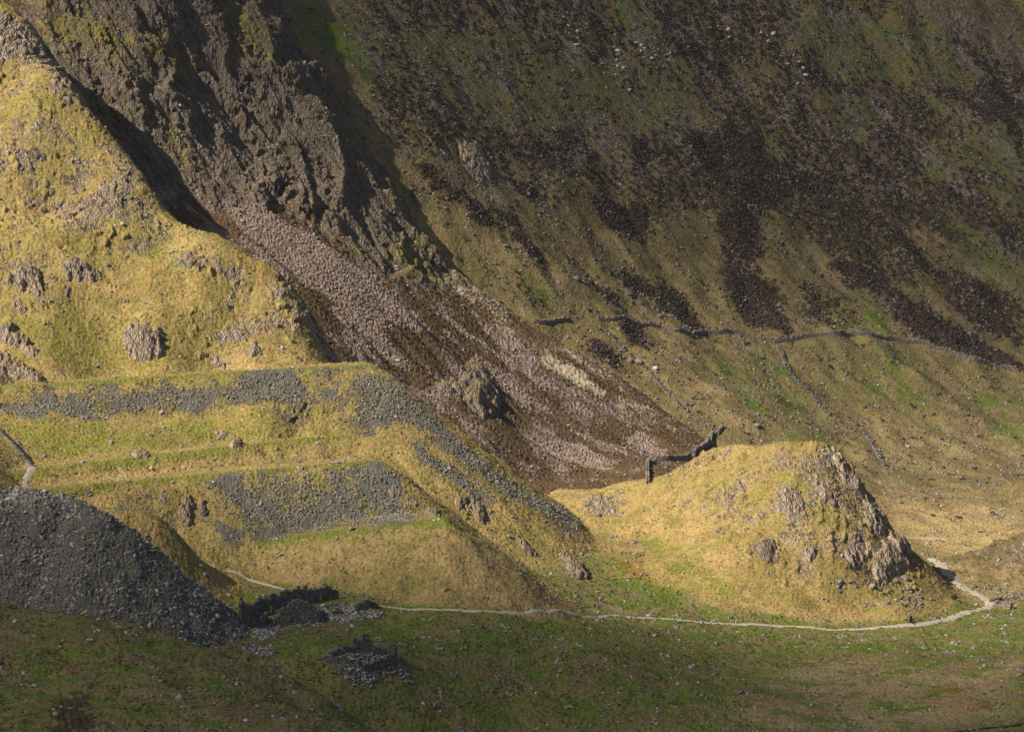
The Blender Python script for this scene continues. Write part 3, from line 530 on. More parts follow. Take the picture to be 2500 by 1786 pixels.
    slC = t.mix(t.math('MULTIPLY', t.ramp(nL, .50, .60), .45), slC, (.16, .15, .155))
    slm = cut(slate, edgeb, 2.6, 8.0); c = t.mix(slm, c, slC)
    gm = cut(gravel, edge, 3.0, 7.0); c = t.mix(gm, c, t.mix(vr[1], (.40, .32, .22), (.56, .46, .33)))
    # rock, grassed over where it is level
    geo = t.t.nodes.new('ShaderNodeNewGeometry'); nz = t.sep(geo.outputs['Normal'])[2]
    rvec = t.map(t.obj, (1.2, .12, .60), (0, .45, 0))
    rb = t.noise(rvec, .6, 4, .6); rf = t.noise(rvec, 2.4, 4, .65)
    vc = t.vor(rvec, 1.1, 'DISTANCE_TO_EDGE', 'Distance')
    rc = rock_colour(t, rb, rf, vc)
    rc = t.mix(t.ramp(vc, .07, .0), rc, (.07, .058, .05))
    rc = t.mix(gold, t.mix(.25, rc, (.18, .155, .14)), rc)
    rc = t.mix(t.math('MULTIPLY', dk, .46), rc, (.10, .078, .066))  # crag rock's brown-grey, darkened further to put some shade into the colour
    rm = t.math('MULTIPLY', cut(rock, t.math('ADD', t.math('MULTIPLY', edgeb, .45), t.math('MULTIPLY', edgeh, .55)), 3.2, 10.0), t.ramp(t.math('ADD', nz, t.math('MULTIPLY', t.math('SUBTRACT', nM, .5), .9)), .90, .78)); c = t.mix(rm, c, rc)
    # scattered pale stones
    vp = t.vor(t.obj, .75, 'F1', 'Distance', 1.0); vq = t.sep(t.vor(t.obj, .75, 'F1', 'Color'))
    st = t.math('MULTIPLY', t.ramp(vp, .17, .12), t.ramp(vq[0], .80, .84)); st = t.math('MULTIPLY', st, t.math('MULTIPLY', gi, .6))
    c = t.mix(st, c, t.mix(vq[1], (.16, .14, .13), (.42, .39, .36)))
    t.put(t.b.inputs['Base Color'], c)
    h = t.math('ADD', t.math('MULTIPLY', n1, -.28), t.math('MULTIPLY', n2_, -.16))
    h = t.math('ADD', h, t.math('MULTIPLY', t.math('MULTIPLY', hm, nF), .5))
    h = t.math('ADD', h, t.math('MULTIPLY', t.math('MULTIPLY', scm, t.ramp(vd, .7, .2)), .22))
    h = t.math('ADD', h, t.math('MULTIPLY', t.math('MULTIPLY', slm, t.math('ADD', t.ramp(vd2, .8, .2), v2[2])), .26))
    rh = t.math('ADD', t.math('MULTIPLY', rf, .3), t.math('MULTIPLY', t.ramp(vc, .0, .25), .35)); rh = t.math('ADD', rh, t.math('MULTIPLY', rb, .4)); rh = t.math('SUBTRACT', rh, t.math('MULTIPLY', t.strata, 1.3))
    h = t.math('ADD', h, t.math('MULTIPLY', rm, rh))
    t.bump(h, 1.0, 1.0)
    return t.m
GROUND = ground_material()

def worley(u, v, seed=0):
    """nearest-cell offset and three random numbers of that cell"""
    iu = np.floor(u).astype(np.int64); iv = np.floor(v).astype(np.int64)
    bd = np.full(u.shape, 1e9); out = [np.zeros(u.shape) for _ in range(5)]
    def hsh(a, b, k):
        x = (a * 374761393 + b * 668265263 + (seed * 31 + k) * 974634777) & 0xffffffff
        x = ((x ^ (x >> 13)) * 1274126177) & 0xffffffff; return ((x ^ (x >> 16)) & 0xffff) / 65535.0
    for a in (-1, 0, 1):
        for b in (-1, 0, 1):
            cu = iu + a; cv = iv + b
            du = u - cu - hsh(cu, cv, 1); dv = v - cv - hsh(cu, cv, 2); d = du * du + dv * dv
            c = d < bd; bd = np.where(c, d, bd)
            for o, val in zip(out, (du, dv, hsh(cu, cv, 3), hsh(cu, cv, 4), hsh(cu, cv, 5))): o[c] = val[c] if val.shape == c.shape else val
    return out
def blocks(u, v, seed):
    du, dv, a, b, c = worley(u, v, seed)
    return (a - .5) * .5 + (b - .5) * 1.7 * du + (c - .5) * 1.7 * dv

# ------------------------------------------------------------------ terrain mesh
GXn = np.gradient(blur(Hh, 1.2), R, axis=0); GYn = np.gradient(blur(Hh, 1.2), R, axis=1)
FALL = np.array([aA if i == MTN else aB if i == CRAG else 0.0 for i in range(12)])
def displaced(X, Y):
    """ground surface with its small relief: positions and cover values"""
    Z = samp(Hh, X, Y); gxx = samp(GXn, X, Y); gyy = samp(GYn, X, Y)
    q = np.sqrt(1 + gxx ** 2 + gyy ** 2); nx, ny, nz = -gxx / q, -gyy / q, 1 / q
    lay = {k: samp(LAY[k], X, Y) for k in LAY}
    lb = Lb[np.clip(((X - X0) / R + .5).astype(int), 0, Lb.shape[0] - 1), np.clip(((Y - Y0) / R + .5).astype(int), 0, Lb.shape[1] - 1)]
    d = 0.05 * fbm(X / 5.5, Y / 7, 3, 1) + 0.065 * fbm(X / 1.5, Y / 2.2, 2, 2)
    d = d + lay['heather'] * (0.13 * fbm(X / 1.7, Y / 2.6, 3, 5))
    d = d + (lay['scree'] + lay['slate']) * 0.14 * fbm(X / 1.1, Y / 1.6, 3, 6)
    r = lay['rock'] > 0.03
    x, y, z = X[r], Y[r], Z[r]; l = lb[r]; w_ = np.clip(lay['rock'][r] + 0.42 * fbm(x / 5, y / 9 + z / 9, 3, 8) - 0.12, 0, 1); w_ = sstep(.12, .75, w_)
    isb = l == CRAG
    su = np.where(isb, (x * .8 + z * .6) * 1.25, x * .86 + z * .5); sv = np.where(isb, (x * .6 - z * .8) * .36, z * .8 - x * .45)
    wu = .35 * n2(su / 6, sv / 8, 2); su = su + 1.6 * wu
    fs = np.where(isb, .45, 1.0); rr = np.where(isb, 1.9, 1.5) * blocks(su / 9, sv / 12 + su / 24, 1) + .8 * (.5 + .5 * fs) * blocks(su / 3.8 + 9, sv / 6 - su / 9, 2) + .32 * fs * blocks(su / 1.5, sv / 2.4, 3)
    rr = rr + .35 * (ridged(su / 9 + sv / 20, sv / 24, 3, 3) - .4) + .3
    amp = np.where(isb, 1.25, np.where(l == MTN, .6, .9))
    d[r] += w_ * rr * amp
    return X + nx * d, Y + ny * d, Z + nz * d, lay, lb
XP_, YP_ = None, None
def build_terrain():
    cols = np.concatenate([np.arange(-1000, -90, 9.0), np.arange(-90, 2590, 2.44), np.arange(2590, 3400, 9.0)])
    rows = np.concatenate([np.arange(575, 740, .9), np.arange(740, 900, .5), np.arange(900, 1200, .42), np.arange(1200, 1480, .55), np.arange(1480, 1745, 1.6)])
    PX, D = np.meshgrid(cols, rows, indexing='ij'); X = (PX - W0 / 2) / FPX * D; D = D.astype(float)
    n, m = X.shape
    x, y, z, lay, lb = displaced(X.ravel(), D.ravel())
    v = np.stack([x, y, z], -1).astype(np.float32)
    gi = np.clip(fbm(X.ravel() / 30, D.ravel() / 45, 3, 4) * .5 + .5, 0, 1)
    ca = np.stack([lay['rock'], lay['scree'], lay['slate'], lay['gravel']], -1)
    cb = np.stack([lay['heather'], lay['green'], lay['rust'], lay['gold']], -1)
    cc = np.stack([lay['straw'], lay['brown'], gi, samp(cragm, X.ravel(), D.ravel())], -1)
    Xr, Yr = X.ravel(), D.ravel(); fa = FALL[lb]
    fu = Xr * np.cos(fa) + Yr * np.sin(fa); fv = -Xr * np.sin(fa) + Yr * np.cos(fa)
    st = np.where(fa != 0, .42, .8); fl = np.stack([fu * st, fv * np.where(lb == CRAG, .38, 1.0), z * .3], -1).astype(np.float32)
    ii = np.arange(n * m).reshape(n, m)
    f = np.stack([ii[:-1, :-1], ii[1:, :-1], ii[1:, 1:], ii[:-1, 1:]], -1).reshape(-1, 4)
    fl_lb = lb.reshape(n, m)[:-1, :-1].ravel()
    lab = {'valley_floor': 'grassy valley floor with a pale footpath crossing it', 'mountain': 'far mountainside of heather, rock and green grass under cloud shade', 'crag_ridge': 'dark crag falling into pink scree and heather',
           'hill': 'sunlit golden grass hill with rock on its crest', 'knoll': 'golden grass knoll with a rocky right side', 'foreground_slope': 'shaded grass slope in the near left corner', 'mound': 'small brown mound at the right edge',
           'upper_spoil_tip': 'highest grassed spoil tip with grey rubble face', 'middle_spoil_tip': 'grassed spoil tip terrace below the highest one', 'lower_spoil_tip': 'spoil tip terrace with a wide grey rubble face',
           'bottom_spoil_tip': 'lowest grassed spoil tip above the ruins', 'dark_spoil_heap': 'dark bare slate heap in shade at the left'}
    for i, nm in enumerate(names):
        F = f[fl_lb == i]
        if not len(F): continue
        used = np.zeros(n * m, bool); used[F.ravel()] = True; idx = np.cumsum(used) - 1
        mesh = np_mesh(nm, v[used], idx[F], GROUND)
        for an, arr in (('cover_a', ca), ('cover_b', cb), ('cover_c', cc)):
            at = mesh.attributes.new(an, 'FLOAT_COLOR', 'POINT'); at.data.foreach_set('color', arr[used].astype(np.float32).ravel())
        at = mesh.attributes.new('flow', 'FLOAT_VECTOR', 'POINT'); at.data.foreach_set('vector', fl[used].ravel())
        mesh.polygons.foreach_set('use_smooth', ~(lay['rock'][F[:, 0]] > .5))
        o = bpy.data.objects.new(nm, mesh); C.objects.link(o); o['kind'] = 'structure'; o['label'] = lab[nm]; o['category'] = 'terrain'
def np_mesh(name, v, f, mat):
    me = bpy.data.meshes.new(name); k = f.shape[1]
    me.vertices.add(len(v)); me.vertices.foreach_set('co', np.ascontiguousarray(v, np.float32).ravel())
    me.loops.add(f.size); me.loops.foreach_set('vertex_index', f.astype(np.int32).ravel())
    me.polygons.add(len(f)); me.polygons.foreach_set('loop_start', np.arange(0, f.size, k, dtype=np.int32))
    if mat: me.materials.append(mat)
    me.update(calc_edges=True); return me
build_terrain()

# ------------------------------------------------------------------ objects standing on the ground
def surf(xy):
    xy = np.asarray(xy, float).reshape(-1, 2)
    x, y, z, _, _ = displaced(xy[:, 0].copy(), xy[:, 1].copy())
    return np.stack([x, y, z], -1)
def gz(x, y): return float(samp(Hh, [x], [y])[0])
def tag(o, label=None, cat=None, group=None, kind=None):
    if label: o['label'] = label
    if cat: o['category'] = cat
    if group: o['group'] = group
    if kind: o['kind'] = kind
    return o
def link(name, me, parent=None, loc=(0, 0, 0)):
    o = bpy.data.objects.new(name, me); C.objects.link(o); o.location = loc
    if parent: o.parent = parent
    return o
def stone_material(name, ca, cb, dark, lichen=None, lich=.8, s=1.0):
    t = NT(name); tone = t.attr('tone').outputs['Fac']
    c = t.mix(tone, ca, cb)
    f = t.noise(t.obj, 3.5 * s, 3, .7); c = t.mix(t.math('MULTIPLY', t.ramp(f, .52, .36), .6), c, dark)
    if lichen: c = t.mix(t.math('MULTIPLY', t.ramp(t.noise(t.obj, .9 * s, 3, .6, 0), .53, .62), lich), c, lichen)
    t.put(t.b.inputs['Base Color'], c); t.bump(t.noise(t.obj, 4.5 * s, 3, .7), .25, .7); return t.m
M_SLATE = stone_material('dark_slate', (.12, .113, .108), (.60, .56, .50), (.06, .057, .054), (.20, .19, .10), .35)
M_TIP = stone_material('lit_slate', (.13, .12, .108), (.45, .405, .33), (.06, .055, .05), (.42, .38, .20), .6)
M_SCREE = stone_material('scree_stone', (.35, .255, .205), (.62, .49, .41), (.12, .09, .075))
M_WALL = stone_material('dry_stone', (.16, .14, .125), (.42, .37, .32), (.05, .045, .04), (.34, .32, .26), .5)
M_RUIN = stone_material('ruin_slate', (.09, .085, .08), (.34, .31, .285), (.016, .015, .015), (.10, .11, .04), .4)
M_GREY = stone_material('grey_boulder', (.13, .11, .10), (.30, .265, .24), (.09, .08, .07), (.42, .39, .34), .6)
M_PALE = stone_material('pale_boulder', (.60, .57, .53), (.75, .72, .68), (.35, .32, .30))
def outcrop_material(name='outcrop_rock', moss=.5, dark=1.0):
    t = NT(name); rvec = t.map(t.obj, (1.2, .12, .60), (0, .45, 0))
    rb = t.noise(rvec, .6, 4, .6); rf = t.noise(rvec, 2.4, 4, .65); vc = t.vor(rvec, 1.0, 'DISTANCE_TO_EDGE', 'Distance')
    c = rock_colour(t, rb, rf, vc); c = t.mix(t.ramp(vc, .07, .0), c, (.07, .058, .05))
    c = t.mix(1 - dark, c, (.08, .06, .04))
    geo = t.t.nodes.new('ShaderNodeNewGeometry'); nz = t.sep(geo.outputs['Normal'])[2]
    g = t.math('MULTIPLY', t.ramp(nz, .72, .88), t.ramp(t.noise(t.obj, .8, 3, .6), .42, .52))
    gc = t.mix(t.ramp(t.noise(t.obj, 2.5, 3, .6), .4, .6), (.16, .10, .035), (.36, .27, .08))
    c = t.mix(t.math('MULTIPLY', g, moss * 1.6, True), c, gc)
    t.put(t.b.inputs['Base Color'], c)
    h = t.math('ADD', t.math('MULTIPLY', rf, .35), t.math('MULTIPLY', t.ramp(vc, .0, .25), .4)); h = t.math('SUBTRACT', h, t.math('MULTIPLY', t.strata, 1.2)); t.bump(t.math('ADD', h, t.math('MULTIPLY', rb, .3)), 1.0, .7); return t.m
M_OUT = outcrop_material(); M_OUTB = outcrop_material('dark_outcrop_rock', .4, .62)

# --- batch of separate stones in one mesh
BOX = np.array([[-1,-1,-1],[1,-1,-1],[1,1,-1],[-1,1,-1],[-1,-1,1],[1,-1,1],[1,1,1],[-1,1,1]], float) * .5
BF = np.array([[0,3,2,1],[4,5,6,7],[0,1,5,4],[1,2,6,5],[2,3,7,6],[3,0,4,7]])
def boxes(name, pos, size, ang, mat, tilt=.35, jit=.22, seed=1, parent=None, up=None):
    g = np.random.default_rng(seed); n = len(pos)
    v = BOX[None] + g.uniform(-jit, jit, (n, 8, 3)) * .5
    v = v * size[:, None, :]
    a = g.uniform(-tilt, tilt, n); b = g.uniform(-tilt, tilt, n)
    def rx(v, a, i, j):
        c, s_ = np.cos(a)[:, None], np.sin(a)[:, None]; w_ = v.copy(); w_[..., i] = v[..., i] * c - v[..., j] * s_; w_[..., j] = v[..., i] * s_ + v[..., j] * c; return w_
    v = rx(v, a, 1, 2); v = rx(v, b, 0, 2); v = rx(v, ang, 0, 1)
    v = v + pos[:, None, :]
    f = (BF[None] + np.arange(n)[:, None, None] * 8).reshape(-1, 4)
    me = np_mesh(name, v.reshape(-1, 3), f, mat)
    at = me.attributes.new('tone', 'FLOAT', 'POINT'); at.data.foreach_set('value', np.repeat(g.random(n), 8).astype(np.float32))
    return link(name, me, parent)
def scatter(name, layer, comp, n, smin, smax, flat, mat, seed, label, lo=.45, tilt=.5, sink=.15, power=2.0, extra=None, jag=0):
    g = np.random.default_rng(seed)
    msk = LAY[layer] * (np.isin(Lb, comp)); 
    if extra is not None: msk = msk * extra
    idx = np.argwhere(msk + jag * fbm(GX / 7, GY / 7, 3, 2) > lo) if jag else np.argwhere(msk > lo)
    if not len(idx): return
    pk = idx[g.integers(0, len(idx), n * 2)]
    x = X0 + (pk[:, 0] + g.random(len(pk)) - .5) * R; y = Y0 + (pk[:, 1] + g.random(len(pk)) - .5) * R
    u = x / y * FPX + W0 / 2; k = (u > -350) & (u < 2850); x, y = x[k][:n], y[k][:n]
    p = surf(np.stack([x, y], -1)); s_ = smin + (smax - smin) * g.random(len(x)) ** power
    size = np.stack([s_ * g.uniform(.8, 1.5, len(x)), s_ * g.uniform(.6, 1.0, len(x)), s_ * flat * g.uniform(.6, 1.4, len(x))], -1)
    p[:, 2] += size[:, 2] * .5 - sink * s_
    o = boxes(name, p, size, g.uniform(0, 6.28, len(x)), mat, tilt, .45, seed)
    tag(o, label, 'stones', None, 'stuff')
scatter('slate_waste', 'slate', [HEAP, HILL, TIP3, TIP4, FLOOR], 56000, .20, 1.15, .28, M_SLATE, 11, 'loose dark slate slabs covering the shaded heap', .34, .9, jag=.22, extra=(GX < -62) * (GY < 812) * (blur(isc(HEAP), 3) > .02))
scatter('slate_rubble', 'slate', [TIP1, TIP2, TIP3, TIP4, HILL], 115000, .12, .62, .38, M_TIP, 12, 'grey slate rubble on the faces of the sunlit tips', .54, .8, power=3.0, jag=.26)
scatter('slate_debris', 'slate', [FLOOR], 5200, .25, 1.2, .25, M_SLATE, 13, 'fallen slate strewn round the two ruins', .42, .5)
scatter('scree', 'scree', [CRAG], 115000, .10, .42, .45, M_SCREE, 14, 'pinkish scree stones lying in tongues below the crag', .66, .6, power=2.5)
def open_scatter(name, comp, n, smin, smax, mat, seed, label, pw, region):
    g = np.random.default_rng(seed); P_ = np.array(region, float)
    h = hit(P_[:, 0], P_[:, 1], comp); lo, hi = h.min(0), h.max(0)
    x = g.uniform(lo[0], hi[0], n * 4); y = g.uniform(lo[1], hi[1], n * 4)
    k = inpoly(x, y, h) & (fbm(x / 24, y / 30, 3, 5) + .5 * g.standard_normal(len(x)) > .25); x, y = x[k][:n], y[k][:n]
    p = surf(np.stack([x, y], -1)); s_ = smin + (smax - smin) * g.random(len(x)) ** pw
    size = np.stack([s_ * g.uniform(.8, 1.4, len(x)), s_ * g.uniform(.7, 1.1, len(x)), s_ * g.uniform(.5, .9, len(x))], -1)
    p[:, 2] += .1 * s_
    tag(boxes(name, p, size, g.uniform(0, 6.28, len(x)), mat, .5, .5, seed), label, 'stones', None, 'stuff')
open_scatter('hillside_stones', MTN, 2600, .2, 1.0, M_GREY, 21, 'grey stones scattered over the lower mountain grass', 3, [(1300,780),(1900,840),(2500,900),(2500,1300),(2300,1250),(2100,1100),(1750,1080),(1500,900)])
open_scatter('mountain_blocks', MTN, 7500, .2, 1.3, M_GREY, 22, 'small grey rocks among the heather high on the mountain', 3, [(850,0),(2500,0),(2500,850),(1900,800),(1300,760),(950,450)])
open_scatter('pale_stones', MTN, 420, .4, 1.9, M_PALE, 23, 'white quartz stones on the upper mountain', 3, [(1350,30),(1420,20),(1480,110),(1900,60),(1990,190),(1960,240),(1850,130),(1780,20),(1500,260)])
open_scatter('floor_stones', FLOOR, 260, .25, .9, M_GREY, 24, 'few small stones in the valley grass', 2, [(900,1560),(2400,1560),(2500,1780),(1000,1780)])
open_scatter('knoll_stones', KNOLL, 240, .3, 1.3, M_GREY, 25, 'stones below the rocks of the knoll', 2, [(2020,1420),(2250,1440),(2250,1500),(2080,1480)])

# --- heather and tussock clumps, far too many to count
OCT = np.array([[1,0,0],[0,1,0],[-1,0,0],[0,-1,0],[0,0,1],[.7,.7,.62],[-.7,.7,.62],[-.7,-.7,.62],[.7,-.7,.62]], float) * .5
OCF = np.array([[0,5,8],[0,1,5],[1,6,5],[1,2,6],[2,7,6],[2,3,7],[3,8,7],[3,0,8],[4,8,5],[4,5,6],[4,6,7],[4,7,8]])
def clumps(name, weight, n, smin, smax, hgt, mat, seed, label, cat, lo=.5):
    g = np.random.default_rng(seed); idx = np.argwhere(weight > lo)
    pk = idx[g.integers(0, len(idx), n * 3)]
    x = X0 + (pk[:, 0] + g.random(len(pk)) - .5) * R; y = Y0 + (pk[:, 1] + g.random(len(pk)) - .5) * R
    u = x / y * FPX + W0 / 2; k = (u > -350) & (u < 2850) & (y > 600) & (y < 1500); x, y = x[k][:n], y[k][:n]
    p = surf(np.stack([x, y], -1)); s_ = smin + (smax - smin) * g.random(len(x)) ** 2; m = len(x)
    v = OCT[None] * (1 + g.uniform(-.35, .35, (m, 9, 3))); v = v * np.stack([s_ * g.uniform(.8, 1.4, m), s_, s_ * hgt], -1)[:, None, :]
    a = g.uniform(0, 6.28, m); c_, d_ = np.cos(a)[:, None], np.sin(a)[:, None]
    v = np.stack([v[..., 0] * c_ - v[..., 1] * d_, v[..., 0] * d_ + v[..., 1] * c_, v[..., 2]], -1) + p[:, None, :]; v[..., 2] -= .04
    f = (OCF[None] + np.arange(m)[:, None, None] * 9).reshape(-1, 3)
    me = np_mesh(name, v.reshape(-1, 3), f, mat)
    at = me.attributes.new('tone', 'FLOAT', 'POINT'); at.data.foreach_set('value', np.repeat(g.random(m), 9).astype(np.float32))
    tag(link(name, me), label, cat, None, 'stuff')
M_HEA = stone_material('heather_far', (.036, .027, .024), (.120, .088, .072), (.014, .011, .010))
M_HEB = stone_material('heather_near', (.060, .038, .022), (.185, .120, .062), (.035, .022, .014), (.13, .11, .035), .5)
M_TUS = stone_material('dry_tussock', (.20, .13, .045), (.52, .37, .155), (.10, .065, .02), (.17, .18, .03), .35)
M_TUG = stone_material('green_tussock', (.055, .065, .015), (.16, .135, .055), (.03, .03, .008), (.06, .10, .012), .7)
nzm = fbm(GX / 4.5, GY / 6, 3, 3); nzl = fbm(GX / 16, GY / 22, 3, 6)
clumps('far_heather', (LAY['heather'] + .26 * nzm + .12 * nzl) * isc(MTN), 115000, .4, 1.5, .8, M_HEA, 41, 'dark heather bushes in patches on the far mountain', 'heather', .62)
clumps('slope_heather', (LAY['heather'] + .2 * nzm) * isc(CRAG) * (LAY['scree'] < .5) * (1 - cm), 70000, .3, .9, .7, M_HEB, 42, 'brown heather between the scree tongues', 'heather', .6)
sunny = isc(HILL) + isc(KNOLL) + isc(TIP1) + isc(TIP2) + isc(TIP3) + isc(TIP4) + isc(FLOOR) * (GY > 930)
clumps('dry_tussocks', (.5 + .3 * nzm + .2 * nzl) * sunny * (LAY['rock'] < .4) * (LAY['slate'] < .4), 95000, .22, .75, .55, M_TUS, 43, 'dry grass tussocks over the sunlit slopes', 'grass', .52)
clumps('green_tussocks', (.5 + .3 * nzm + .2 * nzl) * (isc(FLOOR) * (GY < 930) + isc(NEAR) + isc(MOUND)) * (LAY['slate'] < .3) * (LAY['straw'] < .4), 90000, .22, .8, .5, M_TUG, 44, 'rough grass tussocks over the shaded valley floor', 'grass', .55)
clumps('mountain_tussocks', (.5 + .3 * nzm + .2 * nzl) * isc(MTN) * (LAY['heather'] < .7) * (LAY['green'] < .4), 90000, .3, .9, .5, stone_material('mountain_grass', (.09, .075, .032), (.27, .20, .11), (.05, .04, .02), (.06, .09, .015), .5), 45, 'rough grass tussocks on the mountain', 'grass', .6)

# --- outcrops: relief patches rising from the hillside
def outcrop(px, comp, rise, label, mat=M_OUT, name='rock_outcrop', edge=1.3, blk=3.0, seed=1, group=None):
    p = np.array(px, float); h = hit(p[:, 0], p[:, 1], comp)
    lo = h.min(0) - 1; hi = h.max(0) + 1
    st = .3 if max(hi - lo) < 40 else .5
    x = np.arange(lo[0], hi[0], st * .8); y = np.arange(lo[1], hi[1], st)
    X, Y = np.meshgrid(x, y, indexing='ij')
    wx = .5 * fbm(X / 4, Y / 5, 3, seed); wy = .6 * fbm(X / 4, Y / 5, 3, seed + 3)
    ins = inpoly(X + wx, Y + wy, h); d = segdist(X + wx, Y + wy, h) * np.where(ins, 1, -1)
    z0 = samp(Hh, X, Y)
    sl = X * .9 + z0 * .35
    b = rise * (1 - np.exp(-np.maximum(d, 0) / edge)) + blk * .42 * blocks(sl / blk, z0 / blk * .8 - X / blk * .35 + seed, seed) * sstep(0, 1.5, d)
    b = b + blk * .24 * blocks(sl / blk * 2.6, z0 / blk * 2 - X / blk + seed, seed + 1) * sstep(0, 1.0, d) + blk * .08 * blocks(sl / blk * 6, z0 / blk * 5, seed + 2)
    b = np.where(d > 0, b, d * 1.3 - .3)
    Z = z0 + b; Yd = Y - np.maximum(b, 0) * .35
    keep = (d[:-1, :-1] > -1.0)
    n, m = X.shape; ii = np.arange(n * m).reshape(n, m)
    f = np.stack([ii[:-1, :-1], ii[1:, :-1], ii[1:, 1:], ii[:-1, 1:]], -1)[keep]
    c = h.mean(0); cz = gz(*c)
    v = np.stack([X - c[0], Yd - c[1], Z - cz], -1).reshape(-1, 3)
    us = np.zeros(n * m, bool); us[f.ravel()] = True; idx = np.cumsum(us) - 1
    me = np_mesh(name, v[us], idx[f], mat)
    return tag(link(name, me, None, (c[0], c[1], cz)), label, 'rock outcrop', group)
outcrop([(302,815),(315,795),(330,790),(345,800),(372,810),(385,805),(398,820),(402,845),(392,865),(375,880),(360,888),(340,882),(318,870),(303,850)], HILL, 3.0, 'large isolated outcrop in the middle of the sunlit grass hill', seed=1)
outcrop([(150,640),(165,630),(190,632),(225,650),(255,675),(225,685),(200,688),(170,680),(150,668)], HILL, 1.6, 'low broad outcrop above a small round boulder on the hill', seed=2)
outcrop([(155,703),(170,700),(178,715),(168,728),(155,722)], HILL, 1.2, 'small round rock just below the low broad outcrop', blk=1.6, seed=3)
outcrop([(10,690),(30,665),(60,655),(85,655),(105,670),(110,700),(95,730),(70,712),(50,705),(30,695)], HILL, 2.6, 'split dark-shadowed outcrop at the left edge, highest of three there', seed=4)
outcrop([(30,735),(45,730),(60,745),(66,768),(50,760)], HILL, 1.0, 'narrow slab below the split outcrop at the left edge', blk=1.6, seed=5)
outcrop([(-60,780),(0,790),(30,795),(55,815),(80,845),(92,870),(70,868),(40,850),(0,830),(-60,830)], HILL, 2.0, 'grassy rock rib at the left edge, middle of three there', seed=6)
outcrop([(-60,850),(0,862),(20,865),(45,885),(80,905),(112,932),(90,936),(0,939),(-60,945)], HILL, 2.6, 'wedge of rock at the left edge just above the top terrace', seed=7)
outcrop([(518,868),(530,866),(545,880),(556,893),(550,903),(532,902),(520,885)], HILL, 1.5, 'pair of rounded rocks just above the top terrace edge', blk=1.8, seed=8)
outcrop([(520,815),(545,802),(580,805),(600,820),(595,838),(560,835),(525,838)], HILL, 1.2, 'flat pale rocks left of the hill crest, above the rounded pair', blk=2, seed=9)
outcrop([(610,835),(625,830),(640,850),(637,870),(615,875),(608,865)], HILL, 1.4, 'narrow upright rock right of the rounded pair', blk=2, seed=10)
outcrop([(552,712),(570,713),(575,725),(565,738),(553,728)], HILL, 1.1, 'small pale rock on the green patch of the hill', blk=1.5, seed=11)
outcrop([(660,708),(690,700),(712,722),(716,735),(690,733),(662,728)], HILL, 1.5, 'rock knuckle on the steep right crest of the hill', blk=2, seed=12)
outcrop([(562,1082),(575,1072),(592,1075),(598,1088),(588,1097),(563,1097)], None, 2.0, 'round boulder standing on the grass between two terraces', blk=1.6, seed=13)
outcrop([(505,1045),(560,1055),(580,1068),(545,1070),(510,1056)], None, .8, 'low rock slab left of the round boulder between terraces', blk=1.6, seed=14)
outcrop([(310,1108),(335,1095),(355,1095),(372,1108),(362,1118),(335,1120)], None, 1.2, 'small craggy rock at the edge of the second terrace', blk=1.6, seed=15)
outcrop([(430,632),(470,628),(500,622),(495,640),(460,655),(435,650)], HILL, 1.2, 'small outcrop right below the hill crest notch', blk=2, seed=16)
outcrop([(1060,935),(1085,925),(1120,930),(1140,880),(1160,872),(1180,890),(1205,925),(1222,975),(1224,1000),(1205,1018),(1185,1025),(1150,1000),(1110,975),(1065,955)], CRAG, 4.5, 'big ribbed brown outcrop standing alone in the scree slope', M_OUTB, edge=4.5, blk=4.0, seed=17)
outcrop([(1112,1215),(1130,1210),(1155,1222),(1140,1240),(1120,1250),(1110,1235)], None, 2.0, 'dark undercut rock at the right end of the rubble terraces', M_OUTB, blk=2, seed=18)
outcrop([(1148,1225),(1180,1235),(1195,1250),(1182,1280),(1165,1270)], None, 2.2, 'dark split rock beside the undercut one', M_OUTB, blk=2, seed=19)
outcrop([(1030,1235),(1070,1245),(1078,1262),(1050,1258)], None, 1.4, 'low dark rock next to a white stone on the terrace corner', M_OUTB, blk=1.8, seed=20)
outcrop([(1262,1310),(1285,1315),(1295,1335),(1315,1355),(1295,1360),(1270,1335)], None, 1.6, 'dark rock below the terraces, upper of two on the slope', M_OUTB, blk=1.8, seed=21)
outcrop([(1366,1345),(1382,1342),(1402,1370),(1428,1385),(1436,1415),(1410,1415),(1385,1398)], None, 2.8, 'black-shadowed broken rock at the foot of the terraces', M_OUTB, blk=2.4, seed=22)
outcrop([(950,1195),(965,1188),(975,1200),(970,1218),(952,1215)], None, 1.6, 'brown boulder poking out of the grey rubble face', M_OUTB, blk=1.8, seed=23)
outcrop([(1118,358),(1165,348),(1190,390),(1208,428),(1180,452),(1150,432),(1130,402)], MTN, 3.0, 'smooth grey slab leaning on the mountain above the grass lanes', edge=2.5, blk=4, seed=24)
outcrop([(1760,1185),(1780,1190),(1796,1250),(1772,1258)], KNOLL, 1.0, 'narrow rock strip on the smooth left flank of the knoll', blk=1.6, seed=25)
outcrop([(1838,1330),(1862,1318),(1890,1318),(1898,1360),(1872,1380),(1845,1352)], KNOLL, 2.0, 'dark rock left of the main knoll crag, half way up', M_OUTB, blk=2.2, seed=26)
outcrop([(1960,1340),(1985,1332),(2002,1345),(1985,1378),(1962,1366)], KNOLL, 1.5, 'square rock between the dark rock and the main knoll crag', blk=2, seed=27)
outcrop([(1430,1212),(1470,1203),(1500,1232),(1508,1265),(1482,1252),(1458,1240),(1430,1240)], KNOLL, .9, 'pale flat slabs on the low left shoulder of the knoll', blk=2, seed=28)
outcrop([(2125,1380),(2150,1330),(2200,1310),(2225,1340),(2215,1385),(2165,1420),(2140,1425)], KNOLL, 2.6, 'jagged crag at the lower right foot of the knoll', blk=3, seed=29)
